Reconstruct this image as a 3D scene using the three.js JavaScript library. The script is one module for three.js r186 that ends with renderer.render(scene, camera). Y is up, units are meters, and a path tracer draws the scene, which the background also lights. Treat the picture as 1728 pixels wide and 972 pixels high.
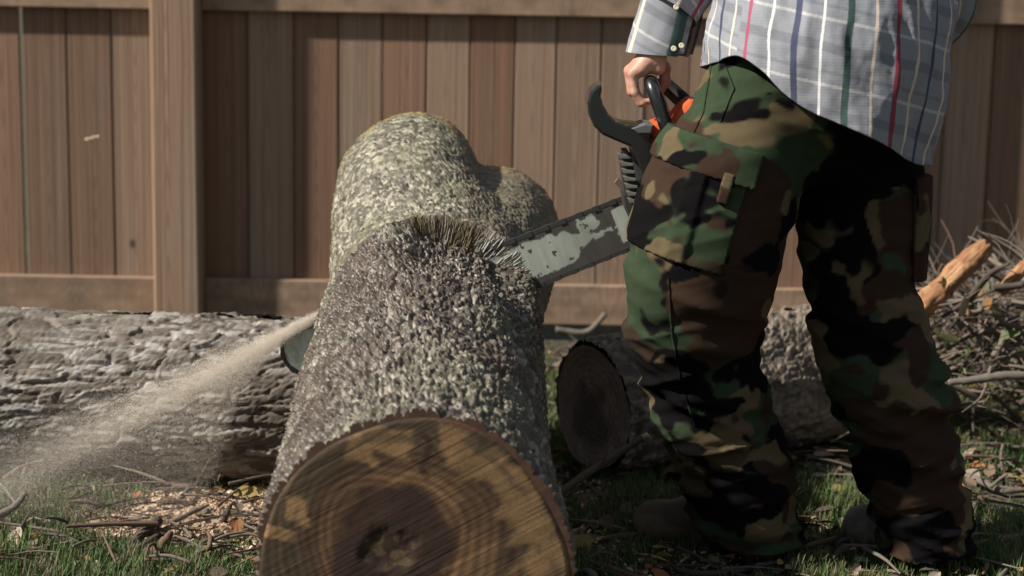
import * as THREE from 'three';
import { mergeGeometries, mergeVertices } from 'three/addons/utils/BufferGeometryUtils.js';
import { RoundedBoxGeometry } from 'three/addons/geometries/RoundedBoxGeometry.js';

// ------------------------------------------------------------------ camera, sky, sun, exposure
const scene = new THREE.Scene();
const F = 3000, EYE = 1.15, PITCH = Math.atan(509 / F), ROLL = 0.018;
const camera = new THREE.PerspectiveCamera(2 * Math.atan(486 / F) * 180 / Math.PI, 16 / 9, 0.05, 400);
camera.position.set(0, EYE, 0);
camera.rotation.set(-PITCH, 0, ROLL, 'YXZ');
camera.updateMatrixWorld();
camera.focus = 3.42;
camera.userData.fStop = 3.3;

const renderer = new THREE.WebGLRenderer({ antialias: true });
renderer.setSize(1024, 576);
renderer.toneMapping = THREE.LinearToneMapping;
renderer.toneMappingExposure = 1.4;
renderer.shadowMap.enabled = true;

const SUN = new THREE.Vector3(-0.72, 0.62, 0.21).normalize();
{
  const w = 256, h = 128, d = new Float32Array(w * h * 4);
  for (let j = 0; j < h; j++) for (let i = 0; i < w; i++) {
    const el = ((j + 0.5) / h - 0.5) * Math.PI, az = ((i + 0.5) / w - 0.5) * 2 * Math.PI;
    const v = [Math.cos(el) * Math.cos(az), Math.sin(el), Math.cos(el) * Math.sin(az)];
    const k = Math.max(0, Math.sin(el));
    const near = Math.pow(Math.max(0, v[0] * SUN.x + v[1] * SUN.y + v[2] * SUN.z), 6);
    const b = 0.95 - 0.3 * Math.pow(k, 0.6) + 0.7 * near;
    const o = (j * w + i) * 4, g = Math.pow(k, 0.5);
    d[o] = b * (0.93 - 0.22 * g); d[o + 1] = b * (0.96 - 0.10 * g); d[o + 2] = b * (1.0 + 0.06 * g); d[o + 3] = 1;
    if (el < 0) { d[o] = 0.12; d[o + 1] = 0.11; d[o + 2] = 0.08; }
  }
  const t = new THREE.DataTexture(d, w, h, THREE.RGBAFormat, THREE.FloatType);
  t.mapping = THREE.EquirectangularReflectionMapping; t.magFilter = THREE.LinearFilter; t.needsUpdate = true;
  scene.background = t; scene.environment = t;
  scene.backgroundIntensity = 0.25; scene.environmentIntensity = 0.25;
}
const sun = new THREE.DirectionalLight(new THREE.Color(1.0, 0.93, 0.82), 5.0);
sun.position.copy(SUN).multiplyScalar(12).add(new THREE.Vector3(0, 0, -3.6));
sun.target.position.set(0, 0, -3.6);
sun.castShadow = true; sun.shadow.mapSize.set(4096, 4096); sun.shadow.radius = 3;
Object.assign(sun.shadow.camera, { left: -5, right: 5, top: 5, bottom: -5, near: 0.5, far: 30 });
scene.add(sun, sun.target);

// ------------------------------------------------------------------ helpers: numbers
function rngOf(seed) { let s = seed | 0; return () => { s = (s + 0x6d2b79f5) | 0; let t = Math.imul(s ^ (s >>> 15), 1 | s); t = (t + Math.imul(t ^ (t >>> 7), 61 | t)) ^ t; return ((t ^ (t >>> 14)) >>> 0) / 4294967296; }; }
const clamp = (x, a = 0, b = 1) => x < a ? a : x > b ? b : x;
const lerp = (a, b, t) => a + (b - a) * t;
const sstep = (a, b, x) => { const t = clamp((x - a) / (b - a)); return t * t * (3 - 2 * t); };
const hash3 = (x, y, z) => { let h = Math.imul(x, 374761393) ^ Math.imul(y, 668265263) ^ Math.imul(z, 1274126177); h = Math.imul(h ^ (h >>> 13), 1103515245); h ^= h >>> 16; return (h >>> 0) / 4294967296; };
function vnoise(x, y, z) {
  const xi = Math.floor(x), yi = Math.floor(y), zi = Math.floor(z);
  let fx = x - xi, fy = y - yi, fz = z - zi;
  fx = fx * fx * (3 - 2 * fx); fy = fy * fy * (3 - 2 * fy); fz = fz * fz * (3 - 2 * fz);
  const a = lerp(lerp(hash3(xi, yi, zi), hash3(xi + 1, yi, zi), fx), lerp(hash3(xi, yi + 1, zi), hash3(xi + 1, yi + 1, zi), fx), fy);
  const b = lerp(lerp(hash3(xi, yi, zi + 1), hash3(xi + 1, yi, zi + 1), fx), lerp(hash3(xi, yi + 1, zi + 1), hash3(xi + 1, yi + 1, zi + 1), fx), fy);
  return lerp(a, b, fz) * 2 - 1;
}
function fbm(x, y, z, n = 4) { let s = 0, a = 0.5, q = 1; for (let i = 0; i < n; i++) { s += a * vnoise(x * q + i * 17.3, y * q + i * 5.1, z * q - i * 9.7); a *= 0.5; q *= 2.03; } return s; }
function worley(x, y, seed = 0) {           // [F1, F2, id random, dx, dy]
  const xi = Math.floor(x), yi = Math.floor(y);
  let f1 = 9, f2 = 9, id = 0, dx = 0, dy = 0;
  for (let j = -1; j <= 1; j++) for (let i = -1; i <= 1; i++) {
    const cx = xi + i, cy = yi + j, px = cx + 0.1 + 0.8 * hash3(cx, cy, seed), py = cy + 0.1 + 0.8 * hash3(cx, cy, seed + 71);
    const d = Math.hypot(px - x, py - y);
    if (d < f1) { f2 = f1; f1 = d; id = hash3(cx, cy, seed + 133); dx = x - px; dy = y - py; } else if (d < f2) f2 = d;
  }
  return [f1, f2, id, dx, dy];
}
function curve1(pts, x) {                   // smooth piecewise interpolation through [x, y] pairs
  const n = pts.length;
  if (x <= pts[0][0]) return pts[0][1];
  if (x >= pts[n - 1][0]) return pts[n - 1][1];
  let i = 0; while (x > pts[i + 1][0]) i++;
  const m = (k) => k <= 0 ? (pts[1][1] - pts[0][1]) / (pts[1][0] - pts[0][0]) : k >= n - 1 ? (pts[n - 1][1] - pts[n - 2][1]) / (pts[n - 1][0] - pts[n - 2][0]) : (pts[k + 1][1] - pts[k - 1][1]) / (pts[k + 1][0] - pts[k - 1][0]);
  const h = pts[i + 1][0] - pts[i][0], t = (x - pts[i][0]) / h, t2 = t * t, t3 = t2 * t;
  return (2 * t3 - 3 * t2 + 1) * pts[i][1] + (t3 - 2 * t2 + t) * h * m(i) + (-2 * t3 + 3 * t2) * pts[i + 1][1] + (t3 - t2) * h * m(i + 1);
}
// where a sight line meets the upright plane dist metres ahead, or the ground
const V = (x, y, z) => new THREE.Vector3(x, y, z);
const ray = (x, y) => V((x - 864) / F, -(y - 486) / F, -1).applyQuaternion(camera.quaternion);
const P = (x, y, dist) => { const r = ray(x, y); return r.multiplyScalar(dist / -r.z).add(camera.position); };
const G = (x, y, h = 0) => { const r = ray(x, y); return r.multiplyScalar((h - EYE) / r.y).add(camera.position); };
const PX = (dist) => (dist * Math.cos(PITCH) + 0.07) / F;        // metres per photo pixel at that distance

// ------------------------------------------------------------------ helpers: objects
const used = new Map();
function numbered(name) { const n = used.get(name) ?? 0; used.set(name, n + 1); return n ? `${name}_${String(n).padStart(3, '0')}` : name; }
function meta(o, label, category, group, kind) { if (label) o.userData.label = label; if (category) o.userData.category = category; if (group) o.userData.group = group; if (kind) o.userData.kind = kind; return o; }
function thing(name, at, label, category, group) { const g = new THREE.Group(); g.name = numbered(name); g.position.copy(at); scene.add(g); return meta(g, label, category, group); }
function origin(o) { const v = V(0, 0, 0); for (let p = o; p && p !== scene; p = p.parent) v.add(p.position); return v; }
function part(name, geo, mat, parent, label) {         // geometry given in world metres, moved to the parent's base
  const o = origin(parent);
  if (o.lengthSq()) geo.translate(-o.x, -o.y, -o.z);
  const m = new THREE.Mesh(geo, mat); m.name = name; m.castShadow = m.receiveShadow = true; parent.add(m);
  if (label) m.userData.label = label;
  return m;
}
function solo(name, geo, mat, label, category, group, kind) { const m = part(numbered(name), geo, mat, scene); return meta(m, label, category, group, kind); }
function gridGeo(nu, nv, fn, { closeU = false, color = false, uv = true } = {}) {   // fn(i, j) -> {p, uv, c}
  const W = closeU ? nu + 1 : nu, pos = new Float32Array(W * nv * 3), tex = new Float32Array(W * nv * 2), col = color ? new Float32Array(W * nv * 3) : null, idx = [];
  for (let j = 0; j < nv; j++) for (let i = 0; i < W; i++) {
    const r = fn(i, j), k = j * W + i;
    pos[k * 3] = r.p[0]; pos[k * 3 + 1] = r.p[1]; pos[k * 3 + 2] = r.p[2];
    if (r.uv) { tex[k * 2] = r.uv[0]; tex[k * 2 + 1] = r.uv[1]; }
    if (col) { col[k * 3] = r.c[0]; col[k * 3 + 1] = r.c[1]; col[k * 3 + 2] = r.c[2]; }
  }
  for (let j = 0; j < nv - 1; j++) for (let i = 0; i < W - 1; i++) { const a = j * W + i, b = a + 1, c = a + W, d = c + 1; idx.push(a, b, d, a, d, c); }
  const g = new THREE.BufferGeometry();
  g.setAttribute('position', new THREE.BufferAttribute(pos, 3));
  if (uv) g.setAttribute('uv', new THREE.BufferAttribute(tex, 2));
  if (col) g.setAttribute('color', new THREE.BufferAttribute(col, 3));
  g.setIndex(new THREE.BufferAttribute(new Uint32Array(idx), 1));
  g.computeVertexNormals();
  if (closeU) { const n = g.attributes.normal; for (let j = 0; j < nv; j++) { const a = j * W, b = a + W - 1, v = V(n.getX(a) + n.getX(b), n.getY(a) + n.getY(b), n.getZ(a) + n.getZ(b)).normalize(); n.setXYZ(a, v.x, v.y, v.z); n.setXYZ(b, v.x, v.y, v.z); } }
  return g;
}
function surfaceNets(f, lo, hi, h) {
  const nx = Math.ceil((hi.x - lo.x) / h) + 1, ny = Math.ceil((hi.y - lo.y) / h) + 1, nz = Math.ceil((hi.z - lo.z) / h) + 1, B = 4;
  const val = new Float32Array(nx * ny * nz).fill(1), at = (i, j, k) => (k * ny + j) * nx + i;
  for (let k = 0; k < nz; k += B) for (let j = 0; j < ny; j += B) for (let i = 0; i < nx; i += B) {
    const c = f(lo.x + (i + B / 2) * h, lo.y + (j + B / 2) * h, lo.z + (k + B / 2) * h), skip = Math.abs(c) > h * B * 1.5;
    for (let kk = k; kk < Math.min(nz, k + B); kk++) for (let jj = j; jj < Math.min(ny, j + B); jj++) for (let ii = i; ii < Math.min(nx, i + B); ii++)
      val[at(ii, jj, kk)] = skip ? c : f(lo.x + ii * h, lo.y + jj * h, lo.z + kk * h);
  }
  const vid = new Int32Array(nx * ny * nz).fill(-1), pos = [], idx = [];
  const E = [[0, 1], [2, 3], [4, 5], [6, 7], [0, 2], [1, 3], [4, 6], [5, 7], [0, 4], [1, 5], [2, 6], [3, 7]];
  const v = new Float32Array(8);
  for (let k = 0; k < nz - 1; k++) for (let j = 0; j < ny - 1; j++) for (let i = 0; i < nx - 1; i++) {
    let m = 0;
    for (let c = 0; c < 8; c++) { v[c] = val[at(i + (c & 1), j + ((c >> 1) & 1), k + (c >> 2))]; if (v[c] < 0) m |= 1 << c; }
    if (m === 0 || m === 255) continue;
    let n = 0, x = 0, y = 0, z = 0;
    for (const [a, b] of E) if ((v[a] < 0) !== (v[b] < 0)) {
      const t = v[a] / (v[a] - v[b]); n++;
      x += (a & 1) + t * ((b & 1) - (a & 1)); y += ((a >> 1) & 1) + t * (((b >> 1) & 1) - ((a >> 1) & 1)); z += (a >> 2) + t * ((b >> 2) - (a >> 2));
    }
    vid[at(i, j, k)] = pos.length / 3;
    pos.push(lo.x + (i + x / n) * h, lo.y + (j + y / n) * h, lo.z + (k + z / n) * h);
  }
  const quad = (a, b, c, d, flip) => { if (a < 0 || b < 0 || c < 0 || d < 0) return; if (flip) idx.push(a, c, b, a, d, c); else idx.push(a, b, c, a, c, d); };
  for (let k = 1; k < nz - 1; k++) for (let j = 1; j < ny - 1; j++) for (let i = 1; i < nx - 1; i++) {
    const s = val[at(i, j, k)] < 0;
    if (s !== (val[at(i + 1, j, k)] < 0)) quad(vid[at(i, j - 1, k - 1)], vid[at(i, j, k - 1)], vid[at(i, j, k)], vid[at(i, j - 1, k)], !s);
    if (s !== (val[at(i, j + 1, k)] < 0)) quad(vid[at(i - 1, j, k - 1)], vid[at(i - 1, j, k)], vid[at(i, j, k)], vid[at(i, j, k - 1)], !s);
    if (s !== (val[at(i, j, k + 1)] < 0)) quad(vid[at(i - 1, j - 1, k)], vid[at(i, j - 1, k)], vid[at(i, j, k)], vid[at(i - 1, j, k)], !s);
  }
  const g = new THREE.BufferGeometry();
  g.setAttribute('position', new THREE.BufferAttribute(new Float32Array(pos), 3));
  g.setIndex(new THREE.BufferAttribute(new Uint32Array(idx), 1));
  g.computeVertexNormals();
  return g;
}
function tint(g, fn) {                      // vertex colours (linear) and uv in metres
  const p = g.attributes.position, n = g.attributes.normal, c = new Float32Array(p.count * 3), t = new Float32Array(p.count * 2);
  for (let i = 0; i < p.count; i++) { const k = fn(p.getX(i), p.getY(i), p.getZ(i), n.getX(i), n.getY(i), n.getZ(i)); c.set(k, i * 3); t[i * 2] = p.getX(i) + 0.7 * p.getZ(i); t[i * 2 + 1] = p.getY(i); }
  g.setAttribute('color', new THREE.BufferAttribute(c, 3)); g.setAttribute('uv', new THREE.BufferAttribute(t, 2));
  return g;
}
// signed distance of a tapered capsule, and a smooth minimum
function cone(px, py, pz, a, b, ra, rb) {
  const bx = b.x - a.x, by = b.y - a.y, bz = b.z - a.z, x = px - a.x, y = py - a.y, z = pz - a.z;
  const t = clamp((x * bx + y * by + z * bz) / (bx * bx + by * by + bz * bz));
  return Math.hypot(x - bx * t, y - by * t, z - bz * t) - (ra + (rb - ra) * t);
}
const smin = (a, b, k) => { const h = Math.max(k - Math.abs(a - b), 0) / k; return Math.min(a, b) - h * h * k * 0.25; };
const chain = (pts, rs, k = 0.03) => (x, y, z) => { let d = 9; for (let i = 0; i < pts.length - 1; i++) d = smin(d, cone(x, y, z, pts[i], pts[i + 1], rs[i], rs[i + 1]), k); return d; };
function boundsOf(list, pad) { const b = new THREE.Box3().setFromPoints(list).expandByScalar(pad); return [b.min, b.max]; }
function tubeGeo(pts, radii, around = 8, { steps = 0, bumpy = 0, seed = 1, cap = true } = {}) {   // bent tapered tube with closed ends
  const c = new THREE.CatmullRomCurve3(pts, false, 'centripetal'), n = steps || Math.max(6, pts.length * 5);
  const fr = c.computeFrenetFrames(n, false), R = (t) => { const x = t * (radii.length - 1), i = Math.min(radii.length - 2, Math.floor(x)); return radii.length === 1 ? radii[0] : lerp(radii[i], radii[i + 1], x - i); };
  const rows = n + 1 + (cap ? 2 : 0);
  return gridGeo(around, rows, (i, j) => {
    const k = cap ? clamp(j - 1, 0, n) : j, t = k / n, p = c.getPointAt(t), a = i / around * 2 * Math.PI;
    let r = R(t); if (cap && (j === 0 || j === rows - 1)) r = 1e-4;
    if (bumpy && r > 1e-3) r *= 1 + bumpy * fbm(Math.cos(a) * 1.3 + seed * 3.1, t * n * 0.6, Math.sin(a) * 1.3, 3) * 2;
    const N = fr.normals[k], Bn = fr.binormals[k], ca = Math.cos(a) * r, sa = Math.sin(a) * r;
    return { p: [p.x + N.x * ca + Bn.x * sa, p.y + N.y * ca + Bn.y * sa, p.z + N.z * ca + Bn.z * sa], uv: [i / around * 0.1, t * c.getLength()] };
  }, { closeU: true });
}

// ------------------------------------------------------------------ helpers: materials
const toByte = (x) => { x = clamp(x); return Math.round(255 * (x <= 0.0031308 ? 12.92 * x : 1.055 * Math.pow(x, 1 / 2.4) - 0.055)); };
function texture(w, h, fn, linearData = false) {
  const d = new Uint8Array(w * h * 4);
  for (let j = 0; j < h; j++) for (let i = 0; i < w; i++) { const c = fn((i + 0.5) / w, (j + 0.5) / h), o = (j * w + i) * 4; for (let k = 0; k < 3; k++) d[o + k] = linearData ? Math.round(255 * clamp(c[k] ?? c[0])) : toByte(c[k]); d[o + 3] = 255; }
  const t = new THREE.DataTexture(d, w, h); t.magFilter = THREE.LinearFilter; t.minFilter = THREE.LinearMipmapLinearFilter; t.generateMipmaps = true;
  if (!linearData) t.colorSpace = THREE.SRGBColorSpace;
  t.wrapS = t.wrapT = THREE.RepeatWrapping; t.needsUpdate = true; return t;
}
const std = (o) => new THREE.MeshStandardMaterial({ roughness: 0.8, ...o });
const lin = (r, g, b) => new THREE.Color().setRGB(r, g, b);
const mixc = (a, b, t) => [lerp(a[0], b[0], t), lerp(a[1], b[1], t), lerp(a[2], b[2], t)];

// ------------------------------------------------------------------ ground
const groundH = (x, z) => 0.012 * fbm(x * 1.7 + 4, z * 1.7, 2, 3);
{
  const tex = texture(1024, 1024, (u, v) => {
    const x = u * 8, y = v * 8, a = fbm(x * 3, y * 3, 1, 5), b = fbm(x * 22, y * 22, 7, 3), c = fbm(x * 1.1, y * 1.1, 4, 3);
    let k = mixc([0.060, 0.046, 0.030], [0.060, 0.072, 0.028], sstep(-0.1, 0.25, a + c * 0.5));
    return k.map((q) => q * (1 + 0.9 * b));
  });
  tex.repeat.set(0.5, 0.5);
  const bump = texture(512, 512, (u, v) => [0.5 + fbm(u * 60, v * 60, 3, 4) * 0.6], true); bump.repeat.set(1.3, 1.3);
  const near = 160, xs = [-200, -60, -20, -8], zs = [-200, -70, -25, -10];
  for (let i = 0; i <= near; i++) { xs.push(-4 + 8 * i / near); zs.push(-8 + 8 * i / near); }
  xs.push(8, 20, 60, 200); zs.push(4, 12, 40, 120);
  const g = gridGeo(xs.length, zs.length, (i, j) => { const x = xs[i], z = zs[zs.length - 1 - j]; return { p: [x, Math.abs(x) > 5 || z < -9 || z > 1 ? 0 : groundH(x, z), z], uv: [x, z] }; });
  solo('ground', g, std({ map: tex, bumpMap: bump, bumpScale: 0.02, roughness: 0.95 }), 'dark earth and sparse lawn in front of the wooden fence', null, null, 'structure');
}

// ------------------------------------------------------------------ wooden fence
{
  const woods = [0, 1, 2, 3].map((s) => texture(256, 1024, (u, v) => {
    const c = 0.5 + 0.3 * (hash3(s, 5, 1) - 0.5), w = u + 0.04 * vnoise(u * 3, v * 3, s * 7);
    const q = (w - c), arch = (v * (s % 2 ? 3.2 : -2.6) + q * q * 26 + 0.5 * vnoise(u * 1.5, v * 2.5, s + 0.5)) * 5;
    const ring = Math.abs(((arch % 1) + 1) % 1 - 0.5) * 2;
    const streak = fbm(u * 46, v * 2.2, s * 3 + 1, 3), fine = fbm(u * 130, v * 7, s * 5 + 2, 2), blot = fbm(u * 3, v * 3.4, s + 9, 3);
    let k = mixc([0.30, 0.215, 0.160], [0.215, 0.137, 0.096], sstep(0.35, 0.95, ring) * 0.6);
    k = mixc(k, [0.27, 0.225, 0.19], sstep(-0.1, 0.4, blot) * 0.55);
    let m = 1 + 0.42 * streak + 0.25 * fine;
    for (let n = 0; n < 3; n++) {
      const kx = 0.2 + 0.6 * hash3(s, n, 11), ky = hash3(s, n, 12), e = Math.hypot((u - kx) * 1.0 + 0.02 * vnoise(v * 30, u * 30, n), (v - ky) * 9);
      if (hash3(s, n, 13) > 0.78 && e < 0.12) { m *= lerp(0.28, 1, sstep(0.02, 0.11, e)); }
    }
    return k.map((x) => x * m);
  }));
  for (const t of woods) t.wrapS = t.wrapT = THREE.MirroredRepeatWrapping;
  const bumps = [0, 1].map((s) => texture(256, 512, (u, v) => [0.5 + 0.45 * fbm(u * 60, v * 3, s * 3 + 1, 3) + 0.3 * fbm(u * 150, v * 9, s + 4, 2)], true));
  for (const t of bumps) t.wrapS = t.wrapT = THREE.MirroredRepeatWrapping;
  const mats = [];
  const tones = [[1.0, 0.95, 0.90], [0.80, 0.64, 0.54], [1.15, 1.09, 1.03], [0.76, 0.66, 0.59], [0.96, 0.80, 0.70], [1.08, 1.02, 0.97]];
  for (let i = 0; i < 12; i++) mats.push(std({ map: woods[i % 4], bumpMap: bumps[i % 2], bumpScale: 0.0016, roughness: 0.88, color: lin(...tones[i % 6].map((c) => c * 1.0)) }));
  const TONE = { '-2': 0, '-1': 0, 0: 4, 1: 3, 2: 3, 3: 0, 4: 1, 5: 1, 6: 5, 7: 1, 8: 0, 9: 4, 10: 2, 11: 1, 12: 2, 13: 0 };
  const D = 5.77, x0 = P(864, 250, D).x, root = thing('wooden_fence', V(0, 0, -D), 'weathered reddish brown board fence with rails and square posts behind the logs', 'fence');
  const edges = [40, 116.5, 191.5, 266, 342, 418.5, 495.5, 571, 644, 718.5, 791.5, 866, 936, 1011, 1085, 1159, 1233, 1307, 1381, 1455, 1515, 1590, 1668, 1745];
  for (let i = 0; i < 11; i++) { edges.unshift(edges[0] - 74.5); edges.push(edges[edges.length - 1] + 75); }
  const xw = edges.map((e) => P(e, 250, D).x), slit = edges.indexOf(40);
  const rng = rngOf(5);
  const board = (a, b, k) => {
    const l = k === slit ? 0.007 : 0.0032, r = k === slit - 1 ? 0.007 : 0.0032, s = new THREE.Shape(), ab = k === slit ? a + 0.007 : a, bb = k === slit - 1 ? b - 0.007 : b;
    s.moveTo(ab, -0.019); s.lineTo(bb, -0.019); s.lineTo(bb, -0.009); s.lineTo(b - r, -0.009); s.lineTo(b - r, -0.002); s.lineTo(b - r - 0.002, 0); s.lineTo(a + l + 0.002, 0); s.lineTo(a + l, -0.002); s.lineTo(a + l, -0.009); s.lineTo(ab, -0.009); s.closePath();
    const top = 1.81 + 0.012 * (rng() - 0.5), g = new THREE.ExtrudeGeometry(s, { depth: top - 0.05, bevelEnabled: false, steps: 1 });
    g.rotateX(-Math.PI / 2);                 // shape plane -> ground plane, depth -> up
    const p = g.attributes.position, uv = g.attributes.uv;
    const off = rng(), fl = rng() < 0.5, bow = (rng() - 0.5) * 0.003;
    for (let i = 0; i < p.count; i++) { uv.setXY(i, (fl ? b - p.getX(i) : p.getX(i) - a) / (b - a) * 0.96 + 0.02 + 0.003 * p.getZ(i), p.getY(i) / 1.9 + off); p.setZ(i, -p.getZ(i) * 1 - D - 0.0 + bow); p.setY(i, p.getY(i) + 0.05); }
    // shape y (depth of the board) became z: the front face is nearest the camera
    const q = g.attributes.position; for (let i = 0; i < q.count; i++) { const dz = q.getZ(i) + D; q.setZ(i, -D - Math.abs(dz)); }
    g.computeVertexNormals();
    const t = TONE[k - slit + 1] ?? Math.floor(rng() * 6);
    part('board', g, mats[(t + (rng() < 0.5 ? 6 : 0)) % 12], root);
  };
  for (let k = 0; k < xw.length - 1; k++) board(xw[k], xw[k + 1], k);
  const railMat = [0, 1].map((s) => { const m = woods[s + 1].clone(); m.rotation = Math.PI / 2; m.repeat.set(0.55, 7); m.needsUpdate = true; return std({ map: m, roughness: 0.88, color: lin(1.05, 1.0, 0.92), bumpMap: bumps[s], bumpScale: 0.0006 }); });
  const bar = (xa, xb, ya, yb, za, zb, mat, name, r = 0.004) => { const g = new RoundedBoxGeometry(xb - xa, yb - ya, zb - za, 2, r); const p = g.attributes.position, uv = g.attributes.uv; for (let i = 0; i < p.count; i++) uv.setXY(i, name === 'post' ? (p.getX(i) + p.getZ(i)) * 5.5 + 0.3 : p.getX(i) + p.getZ(i) * 3, name === 'post' ? p.getY(i) / 1.9 : p.getY(i) + xa); g.translate((xa + xb) / 2, (ya + yb) / 2, (za + zb) / 2); return part(name, g, mat, root); };
  const ly0 = P(864, 549, D - 0.05).y, ly1 = P(864, 481, D - 0.05).y, my0 = P(864, 27, D - 0.05).y;
  const postX = [[246, 328], [1500, 1578]].map(([a, b]) => [P(a, 20, D - 0.15).x, P(b, 20, D - 0.15).x]);
  const step = postX[1][0] - postX[0][0]; postX.unshift([postX[0][0] - step, postX[0][1] - step]);
  const spans = [[xw[0], postX[0][0]], [postX[0][1], postX[1][0]], [postX[1][1], postX[2][0]], [postX[2][1], xw[xw.length - 1]]];
  spans.forEach(([a, b], i) => [[ly0, ly1], [my0, my0 + 0.135], [1.63, 1.765]].forEach(([y0, y1], j) => bar(a + 0.001, b - 0.001, y0, y1, -D + 0.002, -D + 0.030, railMat[(i + j) % 2], 'rail', 0.005)));
  const postMat = std({ map: woods[2], bumpMap: bumps[0], bumpScale: 0.0016, color: lin(1.12, 1.04, 0.95), roughness: 0.88 });
  for (const [a, b] of postX) bar(a, b, -0.02, 1.86, -D + 0.0015, -D + 0.105, postMat, 'post', 0.012);
}

// ------------------------------------------------------------------ bark
const barkMat = (o = {}) => std({ vertexColors: true, roughness: 0.62, ...o });
function scaly(s, t, seed, cw, cl, depth, lean = 1.3) {          // s round the stem, t along it, metres: [height, random of the plate, second random]
  const ws = s + 0.35 * cw * fbm(s / cw * 0.8, t / cl * 0.8, seed, 2) * 2, wt = t + 0.5 * cl * fbm(s / cw * 0.6 + 9, t / cl * 0.6, seed + 3, 2) * 2;
  const a = worley(ws / cw, wt / cl, seed), b = worley(ws / cw * 2.3 + 5, wt / cl * 2.1, seed + 7);
  const plate = sstep(0.0, 0.16, a[1] - a[0]) * (0.35 + 0.65 * a[2]), tilt = (a[2] - 0.5) * a[3] * lean + (hash3(Math.floor(a[2] * 9999), 3, seed) - 0.5) * a[4] * lean;
  const small = sstep(0.0, 0.3, b[1] - b[0]);
  return [depth * (plate * (0.75 + 0.5 * (a[2] - 0.5)) + tilt + 0.22 * small + 0.30 * fbm(s * 330, t * 210, seed, 3)), a[2], b[2]];
}

function furrowed(s, t, seed, cw, cl, depth) {       // short interlacing ridges broken into flakes: [height, random, random]
  const ws = s + cw * 0.9 * fbm(s / cw * 0.35, t / cl * 0.6, seed, 2), wt = t + cl * 0.5 * fbm(s / cw * 0.5 + 4, t / cl * 0.5, seed + 1, 2);
  const n = vnoise(ws / cw, wt / cl, seed + 2), n2 = vnoise(ws / cw * 1.9 + 7, wt / cl * 2.3, seed + 5), c = worley(ws / cw * 1.25, wt / cl * 1.9, seed + 9), fine = fbm(s * 420, t * 300, seed, 3);
  const ridge = sstep(0.0, 0.42, Math.abs(n)), crack = sstep(0.0, 0.17, c[1] - c[0]);
  return [depth * (0.55 * ridge + 0.30 * sstep(0, 0.5, Math.abs(n2)) + 0.50 * crack + 0.55 * (c[2] - 0.5) * crack + (hash3(Math.floor(c[2] * 9999), 3, seed) - 0.5) * c[4] * 1.0 + (hash3(Math.floor(c[2] * 9999), 4, seed) - 0.5) * c[3] * 1.0 + 0.16 * fine), c[2], hash3(Math.floor(c[2] * 7919), 5, seed)];
}

// the log being cut
const LOG_Z = [2.66, 4.37];
const logC = (z) => ({ x: curve1(LX, z), y: curve1(LY, z), r: curve1(LR, z) });
const KERF = 3.62;
const LX = [[2.66, P(699, 948, 2.68).x], [3.15, P(710, 700, 3.15).x], [3.62, P(733, 560, 3.62).x], [4.15, P(733, 400, 4.15).x], [4.37, P(733, 400, 4.37).x]];
const LY = [[2.66, 0.248], [3.1, 0.335], [3.62, 0.462], [4.0, 0.535], [4.15, 0.554], [4.37, 0.563]];
const LR = [[2.66, 0.248], [2.8, 0.244], [3.15, 0.232], [3.62, 0.223], [4.15, 0.214], [4.37, 0.206]];
const barLine = (x) => { const a = P(905, 483, KERF), b = P(535, 634, KERF); return lerp(b.y, a.y, (x - b.x) / (a.x - b.x)); };  // lower edge of the saw bar
function logRadius(z, a) {                            // outline of the stem: a slightly lobed circle and the swelling where a limb left it
  const { r } = logC(z), fl = 1 + 0.02 * Math.sin(3 * a + 1 + z) + 0.015 * Math.sin(5 * a + z * 3);
  let R = r * fl;
  const g = sstep(3.66, 4.02, z);
  if (g > 0) {                                        // the fork: an upright stem on the left, a lower one on the right, the trunk's underside
    const ca = Math.cos(a), sa = Math.sin(a);
    const circle = (ox, oy, rr) => { ox *= g; oy *= g; rr = lerp(r, rr, g); const b = ox * ca + oy * sa; return b + Math.sqrt(Math.max(1e-6, rr * rr - (ox * ox + oy * oy) + b * b)); };
    const A1 = circle(-0.058, 0.122, 0.168), A2 = circle(0.136, 0.006, 0.158), A3 = circle(-0.02, -0.02, 0.195), k = 0.002 + 0.036 * g;
    const mx = (p, q) => -smin(-p, -q, k);
    R = mx(mx(A1, A2), A3) * fl;
  }
  // before the saw cut the top has been hewn down: the wall of the cut stands above it
  if (z < KERF) R -= 0.060 * sstep(KERF - 0.42, KERF - 0.01, z) * sstep(0.40, 0.85, a) * (1 - sstep(1.55, 2.0, a));
  return R;
}
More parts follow.
